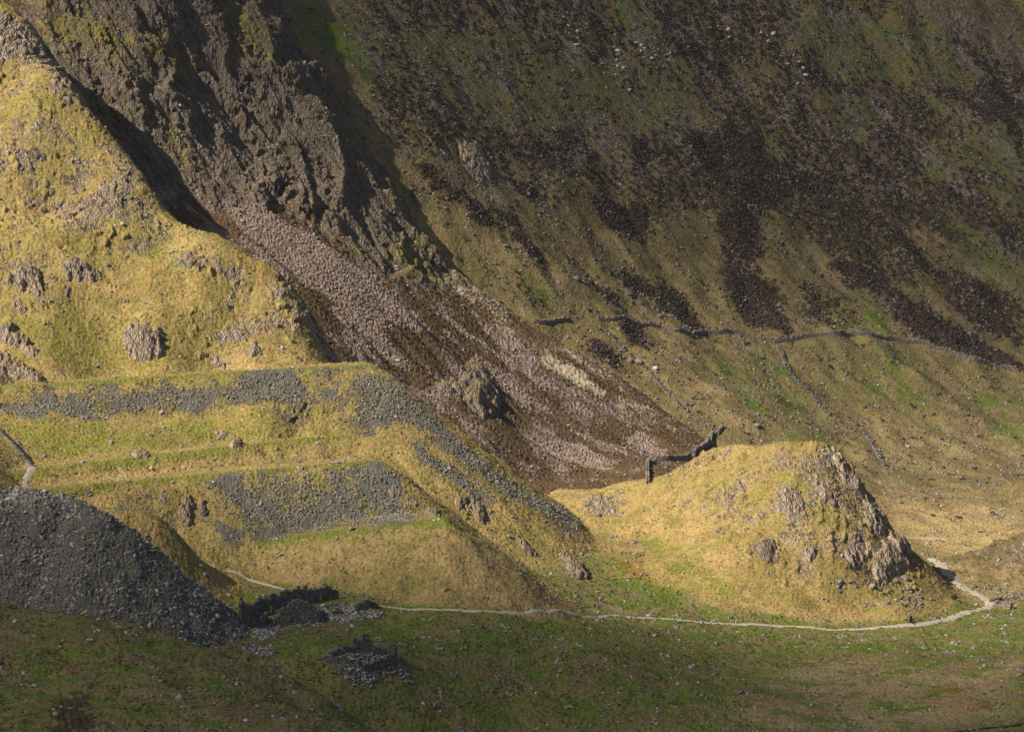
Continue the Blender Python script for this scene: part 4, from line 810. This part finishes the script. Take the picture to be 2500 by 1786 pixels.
outcrop([(2060,1345),(2085,1330),(2110,1345),(2100,1385),(2065,1385)], KNOLL, 2.0, 'blocky rock left of the jagged knoll crag', blk=2.4, seed=30)
outcrop([(2040,1085),(2065,1110),(2100,1170),(2120,1230),(2090,1220),(2055,1170),(2035,1120)], KNOLL, 1.8, 'bare rock rib along the top right edge of the knoll', blk=3, seed=31)
outcrop([(1980,1180),(2010,1165),(2050,1200),(2045,1240),(2000,1230)], KNOLL, 1.6, 'rock face just left of the rock rib on the knoll', blk=2.6, seed=32)
outcrop([(2100,1235),(2150,1240),(2175,1285),(2160,1310),(2120,1290)], KNOLL, 2.4, 'steep rock buttress half way down the right side of the knoll', blk=3, seed=33)
outcrop([(1890,1205),(1925,1190),(1955,1200),(1970,1240),(1930,1262),(1895,1245)], KNOLL, 1.5, 'broad rock patch in the upper middle of the knoll', blk=2.6, seed=34)

outcrop([(448,1215),(470,1212),(478,1240),(470,1280),(450,1285),(442,1250)], None, 2.0, 'broken brown rock above the track at the left end of the rubble faces', M_OUTB, blk=2, seed=35)
outcrop([(488,1225),(505,1222),(510,1250),(495,1262),(486,1245)], None, 1.5, 'smaller brown rock right of the broken brown one', M_OUTB, blk=1.8, seed=36)

# --- single boulders
def boulder(px, py, s, label, mat=M_GREY, comp=None, seed=1, flat=.7, name='boulder', group=None):
    import bmesh
    from mathutils import noise as mn
    bm = bmesh.new(); bmesh.ops.create_icosphere(bm, subdivisions=3, radius=.5)
    rr = random.Random(seed); off = Vector((rr.random() * 50, rr.random() * 50, 0))
    for v in bm.verts:
        p = v.co.normalized(); r = .5 * (1 + .35 * mn.noise(p * 1.3 + off) + .16 * mn.noise(p * 3 + off))
        q = p * r; q.z = max(q.z * flat, -.3); q.x = max(min(q.x, .46), -.46); q.y *= .8; v.co = q * s
    me = bpy.data.meshes.new(name); bm.to_mesh(me); bm.free(); me.materials.append(mat)
    at = me.attributes.new('tone', 'FLOAT', 'POINT'); at.data.foreach_set('value', [rr.random()] * len(me.vertices))
    h = hit(px, py, comp)[0]; p = surf([h])[0]
    o = link(name, me, None, (p[0], p[1], p[2] + s * .12)); o.rotation_euler = (0, 0, rr.uniform(0, 6.28))
    return tag(o, label, 'boulder', group)
for i, (px, py, s, lab, mt) in enumerate([
    (37, 1518, 1.2, 'small white boulder below the dark slate heap at the left', M_PALE), (824, 1698, 1.7, 'rounded pale grey boulder on the near slope edge below the ruins', M_GREY),
    (1071, 1267, .9, 'small white stone on the corner of the bottom terrace', M_PALE), (2210, 1413, 3.0, 'large smooth boulder at the foot of the jagged knoll crag', M_GREY),
    (2188, 1420, 2.2, 'tilted boulder touching the large smooth one', M_GREY), (2220, 1440, 2.6, 'grey boulder in the rubble below the large smooth one', M_GREY), (2166, 1446, 1.6, 'round boulder left of the rubble below the knoll', M_GREY),
    (2273, 1462, 1.6, 'lone boulder on grass nearest the bend of the path', M_GREY), (2352, 1438, 1.2, 'dark boulder on the left edge of the path bend', M_WALL), (2248, 1443, 1.4, 'boulder between the rubble and the lone boulder', M_GREY),
    (2130, 1432, 2.4, 'dark block at the bottom of the main knoll crag', M_WALL), (1558, 886, 4.0, 'cluster-topping grey boulder on the green mountain slope', M_GREY), (1540, 882, 2.8, 'lower left neighbour of the cluster-topping boulder', M_GREY),
    (1600, 900, 2.4, 'pale boulder right of the boulder cluster', M_PALE), (1408, 682, 3.0, 'grey boulder above the long stone wall', M_GREY), (1958, 898, 1.6, 'dark boulder with a pale tip below the long wall', M_WALL),
    (1848, 1040, 3.0, 'long grey boulder on the orange grass below the wall', M_GREY), (2384, 1064, 2.6, 'light grey boulder on the right mountain foot', M_GREY), (2318, 1065, 2.0, 'grey boulder left of the light grey one on the mountain foot', M_GREY),
    (2020, 1515, 1.6, 'flat boulder by the upper edge of the valley path', M_GREY), (2060, 1514, 1.2, 'small dark rock by the upper edge of the valley path', M_WALL), (1166, 1654, .8, 'pale stone in the middle of the shaded valley grass', M_GREY),
    (1308, 1692, .7, 'upright white stone in the shaded valley grass', M_PALE), (1803, 1692, 2.6, 'long flat grey slab in the right valley grass', M_GREY), (1384, 1728, 1.6, 'flat mauve stone near the bottom of the picture', M_GREY),
    (1800, 1660, 1.0, 'dark rock just above the long flat slab', M_WALL), (1465, 1461, .8, 'dark stone where the terrace foot meets the valley', M_WALL), (300, 548, 1.8, 'pale stone just right of the large hilltop crag', M_PALE), (282, 552, 1.2, 'little pale stone left of its larger twin below the crag', M_PALE),
    (85, 1043, .9, 'pale stone on the grass right of the stone steps', M_GREY), (218, 785, 1.0, 'grey stone alone on the green hollow of the hill', M_GREY), (1242, 1310, 1.8, 'flat light boulder on the slope right of the terraces', M_GREY), (2335, 1222, 1.4, 'small boulder on the golden valley grass behind the knoll', M_GREY)]):
    boulder(px, py, s, lab, mt, None, i + 3)
g = np.random.default_rng(5)
cnt = 0
for k in range(400):
    px, py = g.uniform(1450, 2500), g.uniform(830, 1250)
    if py > 1080 and px < 2150 or py < 800 + .1 * (px - 1400) or (px < 1760 and py > 1000): continue
    boulder(px, py, float(g.uniform(.7, 1.6)), 'small grey boulder scattered on the open grass below the long wall', M_GREY, MTN, 100 + k, group='small boulders on the grass below the long wall'); cnt += 1
    if cnt > 95: break

# --- walls built stone by stone
def resample(xy, st):
    xy = np.array(xy, float); seg = np.sqrt((np.diff(xy, axis=0) ** 2).sum(1)); t = np.concatenate([[0], np.cumsum(seg)])
    q = np.arange(0, t[-1], st); return np.stack([np.interp(q, t, xy[:, 0]), np.interp(q, t, xy[:, 1])], -1), q, t
def smooth_line(px, comp, st=1.0):
    p = np.array(px, float); h = hit(p[:, 0], p[:, 1], comp)
    q, s_, t = resample(h, st)
    if len(q) > 7:
        k = np.ones(5) / 5; pad = np.pad(q, ((2, 2), (0, 0)), mode='edge'); q = np.stack([np.convolve(pad[:, i], k, 'valid') for i in (0, 1)], -1)
    return q
def stone_line(name, xy, heights, thick, mat, seed, parent=None, st=.42, ch=.26, rough=.25, openings=(), miss=0.0, z0=None, top_jit=.3, lean=.10):
    g = np.random.default_rng(seed)
    q, s_, t = resample(xy, st); hh0 = 0
    if z0:
        ga, gb = gz(*xy[0]), gz(*xy[-1]); hh0 = np.maximum(ga + (gb - ga) * s_ / t[-1] - samp(Hh, q[:, 0], q[:, 1]), 0)
    hh = hh0 +  np.interp(s_, np.linspace(0, t[-1], len(heights)), heights)
    hh = hh + top_jit * n2(s_ / 1.8, s_ * 0 + seed, 1) + .4 * top_jit * n2(s_ / .7, s_ * 0 + seed, 2)
    d = np.gradient(q, axis=0); a = np.arctan2(d[:, 1], d[:, 0]); zg = samp(Hh, q[:, 0], q[:, 1])
    pos, size, ang = [], [], []
    for side in (-1, 1):
        for c in range(-1, int(max(hh) / ch) + 1):
            zz = (c + .5) * ch; k = zz < hh
            for (o0, o1, b0, b1) in openings:
                k &= ~((s_ > o0) & (s_ < o1) & (zz > b0) & (zz < b1))
            if miss: k &= g.random(len(k)) > miss
            if not k.any(): continue
            off = side * (thick / 2 - .12 - lean * thick * zz / max(hh.max(), .5))
            jj = g.normal(0, .03, (k.sum(), 3)) * rough * 4
            sh = (c % 2) * st * .5
            pos.append(np.stack([q[k, 0] - np.sin(a[k]) * off + np.cos(a[k]) * sh, q[k, 1] + np.cos(a[k]) * off + np.sin(a[k]) * sh, zg[k] + zz], -1) + jj)
            n = k.sum(); size.append(np.stack([st * g.uniform(.8, 1.35, n), np.full(n, thick * .55) * g.uniform(.85, 1.2, n), ch * g.uniform(.75, 1.2, n)], -1)); ang.append(a[k] + g.normal(0, .08, n))
    return boxes(name, np.concatenate(pos), np.concatenate(size), np.concatenate(ang), mat, .10, .25, seed, parent)
LW = [(1300,785),(1325,790),(1348,788),(1370,783),(1396,781)]
tag(stone_line('dry_stone_wall', smooth_line(LW, MTN), [1.3, 1.4, 1.3], .8, M_WALL, 31, miss=.05), 'short dry stone wall left of the gap, meeting the scree ridge', 'wall', 'boundary walls across the mountain foot')
LW2 = [(1456,778),(1500,782),(1544,788),(1580,795),(1620,803),(1650,812),(1692,820)]
tag(stone_line('dry_stone_wall', smooth_line(LW2, MTN), [1.4, 1.3], .8, M_WALL, 32, miss=.05), 'dry stone wall running from the boulder cluster gap to the long wall', 'wall', 'boundary walls across the mountain foot')
LW3 = [(1690,820),(1720,813),(1760,814),(1792,812),(1840,822),(1870,832),(1896,836),(1920,832),(1960,825),(2000,820),(2040,818),(2080,817),(2120,819),(2180,827),(2248,837),(2300,855),(2340,872),(2380,883),(2416,890),(2460,900),(2494,907)]
tag(stone_line('dry_stone_wall', smooth_line(LW3, MTN), [1.5, 1.7, 1.5, 1.4], .8, M_WALL, 33, miss=.04), 'long curving dry stone wall across the right mountain foot', 'wall', 'boundary walls across the mountain foot')
KW = [(1582,1182),(1581,1160),(1581,1134),(1595,1128),(1620,1124),(1650,1123),(1680,1122),(1695,1112),(1712,1098),(1728,1083),(1736,1072),(1739,1060),(1745,1056)]
tag(stone_line('dry_stone_wall', smooth_line(KW, None), [1.9, 1.8, 2.0, 1.7], 1.0, M_WALL, 34), 'kinked dry stone wall dropping from the mountain to the knoll', 'wall')
tag(stone_line('dry_stone_wall', smooth_line([(1752,1060),(1758,1052),(1764,1044)], None, .8), [1.7, 1.6], 1.0, M_WALL, 35), 'short stub of wall above the kinked wall', 'wall')
tag(stone_line('ruined_wall', smooth_line([(1460,790),(1480,808),(1500,830),(1530,858),(1560,882),(1590,912),(1620,948),(1650,980),(1680,1008),(1720,1030),(1750,1046)], MTN), [.7, .5, .6, .7], 1.0, M_WALL, 36, miss=.35, rough=.8), 'collapsed wall line running down the slope to the kinked wall', 'wall')
tag(stone_line('ruined_wall', smooth_line([(1896,842),(1908,860),(1916,885),(1925,905),(1945,930),(1962,942),(1978,956),(1990,975),(2005,990),(2018,1004),(2028,1018)], MTN), [1.0, .9, .7], 1.4, M_WALL, 37, miss=.35, rough=1.2), 'tumbled wall falling from the long wall down the mountain foot', 'wall')
tag(stone_line('ruined_wall', smooth_line([(2040,1020),(2060,1040),(2088,1052)], MTN), [.6, .6], 1.0, M_WALL, 38, miss=.4, rough=1.2), 'short remnant of tumbled wall in the brown grass', 'wall')
tag(stone_line('ruined_wall', smooth_line([(2108,1062),(2125,1075),(2134,1095),(2146,1115),(2163,1140)], MTN), [.8, .9, .6], 1.1, M_WALL, 39, miss=.35, rough=1.2), 'lowest tumbled wall remnant right of the knoll top', 'wall')
sf = bpy.data.objects.new('sheepfold', None); C.objects.link(sf); tag(sf, 'low stone sheepfold beside the path bend at the right edge', 'enclosure')
stone_line('wall', smooth_line([(2418,1470),(2436,1465),(2460,1463),(2520,1467)], None), [.9, 1.1, 1.0], 1.1, M_TIP, 40, sf, miss=.05, rough=.8)
stone_line('wall', smooth_line([(2424,1478),(2445,1482),(2474,1487)], None), [1.2, 1.4, 1.9], 1.2, M_TIP, 41, sf, rough=.8)
tag(stone_line('ruined_wall', smooth_line([(2370,1432),(2420,1438),(2460,1448),(2510,1456)], None), [.4, .4], .9, M_WALL, 42, miss=.3, rough=.8), 'grassed-over line of stones right of the path above the sheepfold', 'wall')

# --- ruined quarry buildings
def at(px, py): return hit(px, py)[0]
def wl(parent, a, b, heights, seed, th=.75, ops=(), top=.35): return stone_line('wall', [at(*a), at(*b)], [h_ * 1.1 for h_ in heights], th, M_RUIN, seed, parent, .5, .26, .15, ops, 0, True, top, 0)
r1 = bpy.data.objects.new('ruined_building', None); C.objects.link(r1)
tag(r1, 'larger roofless slate ruin with gable and windowed rear wall', 'ruin', 'ruined quarry buildings')
wl(r1, (587,1518), (636,1534), [5.2, 4.3, 3.3, 3.0, 2.7], 51)
wl(r1, (587,1518), (612,1508), [5.0, 3.6, 3.2], 52)
wl(r1, (612,1509), (757,1472), [3.2, 4.4, 4.1, 5.0, 4.6, 5.0, 4.4, 4.8, 4.6, 3.2], 53, .75, ((6,7.2,-1,2.4),(12,13.2,-1,2.4),(17,18,.9,2.4),(22,23,-1,2.2)), .45)
wl(r1, (757,1472), (823,1459), [2.9, 3.2, 3.6, 3.5, 2.9, 1.6], 54, .75, ((1.2,2,-.5,1.9),(3.4,4.2,-.5,1.9),(5.6,6.3,-.5,1.9),(7.2,7.9,-.5,1.9)))
wl(r1, (672,1528), (777,1519), [2.2, 4.2, 5.6, 6.4, 6.3, 5.6, 4.6, 2.8], 55, .8, ((4.2,4.9,-.5,2.6),(8.6,9.1,.8,2.6)), .3)
wl(r1, (636,1534), (650,1512), [2.6, 1.8], 56)
wl(r1, (672,1528), (690,1505), [2.2, 2.8, 2.0], 57)
wl(r1, (777,1519), (790,1500), [2.8, 1.8, .9], 58)
wl(r1, (862,1490), (916,1482), [.7, 1.6, 2.3, 1.9, .8], 59, 1.4); wl(r1, (803,1500), (832,1497), [.5, 1.3, .6], 60, 1.2); wl(r1, (785,1482), (830,1478), [.5, .8, .4], 61, 1.0)
r2 = bpy.data.objects.new('ruined_building', None); C.objects.link(r2)
tag(r2, 'smaller slate ruin with one broken tooth-like wall and a corner pillar', 'ruin', 'ruined quarry buildings')
wl(r2, (862,1589), (910,1594), [3.2, 3.4, 1.6, 4.4, 4.6, 3.9, 2.6, 1.4], 62, .9, ((1.35,1.9,.8,5),), .25)
wl(r2, (910,1596), (952,1604), [1.8, 1.6, 2.0, 2.2], 63, .9)
wl(r2, (951,1606), (966,1617), [3.6, 4.0, 3.6], 64, 1.2, (), .15)
wl(r2, (893,1640), (964,1622), [1.9, 2.1, 2.2, 2.0], 65, 1.0)
wl(r2, (795,1610), (893,1640), [.6, 1.1, 1.2, 1.4, 1.6], 66, 1.1, (), .4)
wl(r2, (800,1604), (864,1590), [.7, 1.3, 1.4, 1.6], 67, 1.1, (), .4)

# --- paths, water, steps
def path_material(name, ca, cb):
    t = NT(name); n_ = t.noise(t.obj, 1.2, 5, .7); c = t.mix(t.ramp(n_, .35, .62), ca, cb)
    c = t.mix(t.math('MULTIPLY', t.ramp(t.noise(t.obj, 5, 2, .6), .6, .7), .5), c, (.12, .10, .08)); t.put(t.b.inputs['Base Color'], c); t.bump(n_, .1, .8); return t.m
M_PATH = path_material('path_gravel', (.33, .28, .23), (.50, .43, .35))
def ribbon(name, px, width, mat, label, lift=.14, comp=None, cat='path', seed=1, wob=.3):
    q = smooth_line(px, comp, .8); kq = 13; pq = np.pad(q, ((kq, kq), (0, 0)), mode='reflect', reflect_type='odd'); q = np.stack([np.convolve(pq[:, i], np.hanning(2 * kq + 3)[1:-1] / np.hanning(2 * kq + 3).sum(), 'valid') for i in (0, 1)], -1); s_ = np.arange(len(q)) * .8
    d = np.gradient(q, axis=0); d /= np.linalg.norm(d, axis=1, keepdims=True) + 1e-9
    nrm = np.stack([-d[:, 1], d[:, 0]], -1)
    w_ = np.interp(np.linspace(0, 1, len(q)), np.linspace(0, 1, len(width)), width)
    rows = []
    for k_, f_ in enumerate((-.5, -.25, 0, .25, .5)):
        ww = w_ * f_ + wob * np.sign(f_) * w_ * .35 * fbm(s_ / 4, s_ * 0 + f_ * 9 + seed, 3, 1)
        xy = q + nrm * ww[:, None]; z = samp(Hh, xy[:, 0], xy[:, 1]) + (lift if abs(f_) < .5 else lift - .22)
        rows.append(np.column_stack([xy, z]))
    v = np.stack(rows, 1).reshape(-1, 3); n = len(q); ii = np.arange(n * 5).reshape(n, 5)
    f = np.stack([ii[:-1, :-1], ii[1:, :-1], ii[1:, 1:], ii[:-1, 1:]], -1).reshape(-1, 4)
    me = np_mesh(name, v, f, mat); me.polygons.foreach_set('use_smooth', np.ones(len(f), bool)); return tag(link(name, me), label, cat, None, 'structure')
ribbon('path', [(2268,1362),(2282,1368),(2296,1382),(2315,1400),(2332,1416),(2345,1432),(2362,1440),(2380,1446),(2400,1454),(2416,1464),(2420,1474),(2408,1484),(2386,1490),(2360,1494),(2330,1504),(2290,1518),(2260,1524),(2220,1526)], [3.6, 3.8, 4.0, 3.8, 3.2, 2.6], M_PATH, 'wide pale gravel path bending round the knoll foot', .16)
ribbon('path', [(2230,1525),(2180,1528),(2120,1535),(2070,1536),(2000,1534),(1900,1527),(1830,1523),(1740,1520),(1650,1513),(1560,1505),(1480,1501),(1400,1499),(1300,1497),(1200,1495),(1100,1491),(1020,1486),(960,1481),(920,1478)], [2.0, 1.2, 1.4, 1.0, 1.3, 1.0, 1.2, .9], M_PATH, 'narrow stony path crossing the valley floor', .22, wob=.45)
ribbon('path', [(548,1388),(580,1398),(620,1412),(660,1427),(700,1440),(730,1450)], [.8, 1.0, 1.1], M_PATH, 'pale track behind the larger ruin', .25)
ribbon('path', [(2210,1312),(2240,1312),(2280,1314),(2320,1316)], [2.0, 1.6], M_PATH, 'distant strip of path on the golden flat behind the knoll', .2)
ribbon('path', [(80,1140),(70,1160),(58,1180),(40,1200),(20,1222)], [1.9, 2.0, 2.2, 2.4], M_PATH, 'pale slab path below the stone steps', .2)
t_ = NT('stream_water'); t_.put(t_.b.inputs['Base Color'], (.02, .022, .02)); t_.b.inputs['Roughness'].default_value = .12; t_.bump(t_.noise(t_.obj, 2, 2), .05, .5)
ribbon('stream', [(2290,1792),(2350,1784),(2400,1778),(2450,1772),(2500,1766),(2560,1762)], [.8, 1.6, 2.2, 2.4], t_.m, 'dark narrow stream in the bottom right corner', .10, cat='stream')
st_ = bpy.data.objects.new('stone_steps', None); C.objects.link(st_); tag(st_, 'slate stair climbing the left edge between the terraces', 'steps')
q = resample([at(-60, 1005), at(0, 1052), at(40, 1092), at(66, 1122), at(80, 1140)], .62)[0]
gg = np.random.default_rng(3)
d = np.gradient(q, axis=0)
for i in range(len(q)):
    z = gz(*q[i]); a = math.atan2(d[i, 1], d[i, 0])
    boxes('step', np.array([[q[i, 0], q[i, 1], z + .12]]), np.array([[.66, 2.3 + gg.uniform(-.3, .3), .24]]), np.array([a]), M_GREY, .03, .06, 300 + i, st_)


# --- fence posts round the smaller ruin
M_POST = stone_material('weathered_wood', (.30, .28, .25), (.46, .44, .40), (.15, .13, .11))
def post_mesh(h_, r_=.07):
    import bmesh
    bm = bmesh.new(); bmesh.ops.create_cone(bm, cap_ends=True, segments=7, radius1=r_, radius2=r_ * .85, depth=h_)
    for v in bm.verts: v.co.z += h_ / 2
    bmesh.ops.bevel(bm, geom=[e for e in bm.edges if e.verts[0].co.z > h_ * .9 and e.verts[1].co.z > h_ * .9], offset=.01, segments=1, affect='EDGES')
    me = bpy.data.meshes.new('fence_post'); bm.to_mesh(me); bm.free(); me.materials.append(M_POST); return me
pm = post_mesh(1.35)
for i, (px, py, tl) in enumerate([(948,1491,.0),(956,1497,.05),(972,1515,0),(983,1533,.0),(989,1545,.05),(1012,1572,.2),(1036,1610,.1),(1037,1641,0),(1020,1648,-.25),(1005,1657,-.5),(972,1676,-.2),(910,1700,.3),(625,1552,0),(945,1690,.1)]):
    p = surf([at(px, py)])[0]; o = link('fence_post', pm, None, (p[0], p[1], p[2] - .1)); o.rotation_euler = (tl * .5, tl, 0)
    tag(o, 'thin leaning wooden post in the broken fence round the smaller ruin', 'post', 'old fence posts by the ruins')

# --- walkers
def person(name, px, py, joints, label, cols, rot_=0, head=(0, 0, 0)):
    me = bpy.data.meshes.new(name); v, e, r = joints
    me.from_pydata(v, e, []); o = link(name, me)
    sk = o.modifiers.new('skin', 'SKIN'); sub = o.modifiers.new('sub', 'SUBSURF'); sub.levels = 2; sub.render_levels = 2
    for i, rr_ in enumerate(r): me.skin_vertices[0].data[i].radius = (rr_, rr_)
    me.skin_vertices[0].data[0].use_root = True
    t = NT(name + '_clothes'); z = t.sep(t.obj)[2]
    c = cols[0][1]
    for zc, col in cols[1:]: c = t.mix(t.math('GREATER_THAN', z, zc), c, col)
    t.put(t.b.inputs['Base Color'], c); me.materials.append(t.m)
    p = surf([at(px, py)])[0]; o.location = (p[0], p[1], p[2] + .12); o.rotation_euler = (0, 0, rot_); return tag(o, label, 'person')
V = [(0,0,.95),(0,0,1.15),(0,.02,1.38),(0,.02,1.50),(0,-.01,1.60),(0,-.01,1.72),(-.2,.02,1.40),(-.27,.05,1.12),(-.26,-.12,.92),(-.26,-.16,.84),(.2,.02,1.40),(.27,.06,1.12),(.26,.12,.90),(.26,.14,.82),
     (-.1,0,.90),(-.11,-.14,.50),(-.11,-.10,.10),(-.11,-.24,.05),(.1,0,.90),(.11,.08,.50),(.11,.26,.14),(.11,.16,.06)]
E = [(0,1),(1,2),(2,3),(3,4),(4,5),(2,6),(6,7),(7,8),(8,9),(2,10),(10,11),(11,12),(12,13),(0,14),(14,15),(15,16),(16,17),(0,18),(18,19),(19,20),(20,21)]
RR = [.16,.16,.17,.065,.10,.09,.08,.06,.045,.035,.08,.06,.045,.035,.11,.075,.055,.045,.11,.075,.055,.045]
person('person', 2299, 1519, (V, E, RR), 'walker in a white and pale blue jacket on the pale path', [(0, (.03, .05, .20)), (.88, (.72, .80, .90)), (1.54, (.55, .38, .30)), (1.66, (.85, .85, .88))], 1.2)
V2 = [(0,0,.35),(0,-.08,.55),(0,-.16,.76),(0,-.18,.86),(0,-.22,.95),(0,-.22,1.06),(-.2,-.16,.76),(-.26,-.32,.58),(-.2,-.52,.52),(-.2,-.58,.5),(.2,-.16,.76),(.26,-.32,.58),(.2,-.52,.52),(.2,-.58,.5),
      (-.1,-.02,.32),(-.13,-.46,.50),(-.13,-.42,.10),(-.13,-.56,.05),(.1,-.02,.32),(.13,-.44,.46),(.13,-.40,.10),(.13,-.54,.05)]
person('person', 2229, 1523, (V2, E, RR), 'person in navy crouching at the path edge beside a dark bush', [(0, (.02, .03, .10)), (.86, (.50, .34, .27)), (.98, (.05, .03, .02))], -.5)
# small dark juniper behind the crouching person
import bmesh as _bm
def leafy(name, px, py, h_, w_, n, col, label, seed, stem=True):
    r_ = np.random.default_rng(seed); root = bpy.data.objects.new(name, None); C.objects.link(root)
    p = surf([at(px, py)])[0]; root.location = p; tag(root, label, 'bush')
    z = r_.random(n) ** .8 * h_; rad = w_ * .5 * np.sqrt(r_.random(n)) * np.clip(1.15 - (z / h_) ** 2, .1, 1) * np.clip(z / h_ * 4 + .4, 0, 1); a = r_.uniform(0, 6.28, n)
    pos = np.stack([rad * np.cos(a), rad * np.sin(a), z + .1], -1); s_ = r_.uniform(.08, .22, n)
    m = stone_material(name + '_foliage', col, tuple(c * 2.2 for c in col), tuple(c * .4 for c in col))
    boxes('foliage', pos, np.stack([s_ * 1.6, s_, s_ * .3], -1), a, m, 1.2, .5, seed, root)
    st = _bm.new(); _bm.ops.create_cone(st, cap_ends=True, segments=7, radius1=.09, radius2=.03, depth=h_ * .8)
    for v in st.verts: v.co.z += h_ * .4
    me = bpy.data.meshes.new('stem'); st.to_mesh(me); st.free(); me.materials.append(M_POST); link('stem', me, root)
leafy('juniper_bush', 2224, 1520, 2.2, .9, 700, (.018, .034, .022), 'slim dark juniper bush standing above the crouching person', 5)
leafy('gorse_bush', 2330, 1462, 1.4, 2.4, 900, (.05, .042, .014), 'round brown gorse bush inside the bend of the path', 6)

# ------------------------------------------------------------------ thin haze filling the valley
hz = NT('haze'); hz.t.nodes.remove(hz.b)
pv = hz.t.nodes.new('ShaderNodeVolumePrincipled'); pv.inputs['Color'].default_value = (.86, .88, .96, 1); pv.inputs['Density'].default_value = .000020; pv.inputs['Anisotropy'].default_value = .2
hz.t.links.new(pv.outputs[0], hz.t.nodes['Material Output'].inputs['Volume'])
zlo = float(Hh.min()) - 12.0; zhi = float(Hh.max()) + 14.0
hv = BOX * np.array([1100.0, 1900.0, zhi - zlo]) + np.array([0, 850.0, (zhi + zlo) / 2])
tag(link('haze', np_mesh('haze', hv, BF, hz.m)), 'thin pale haze over the valley', 'haze', None, 'stuff')
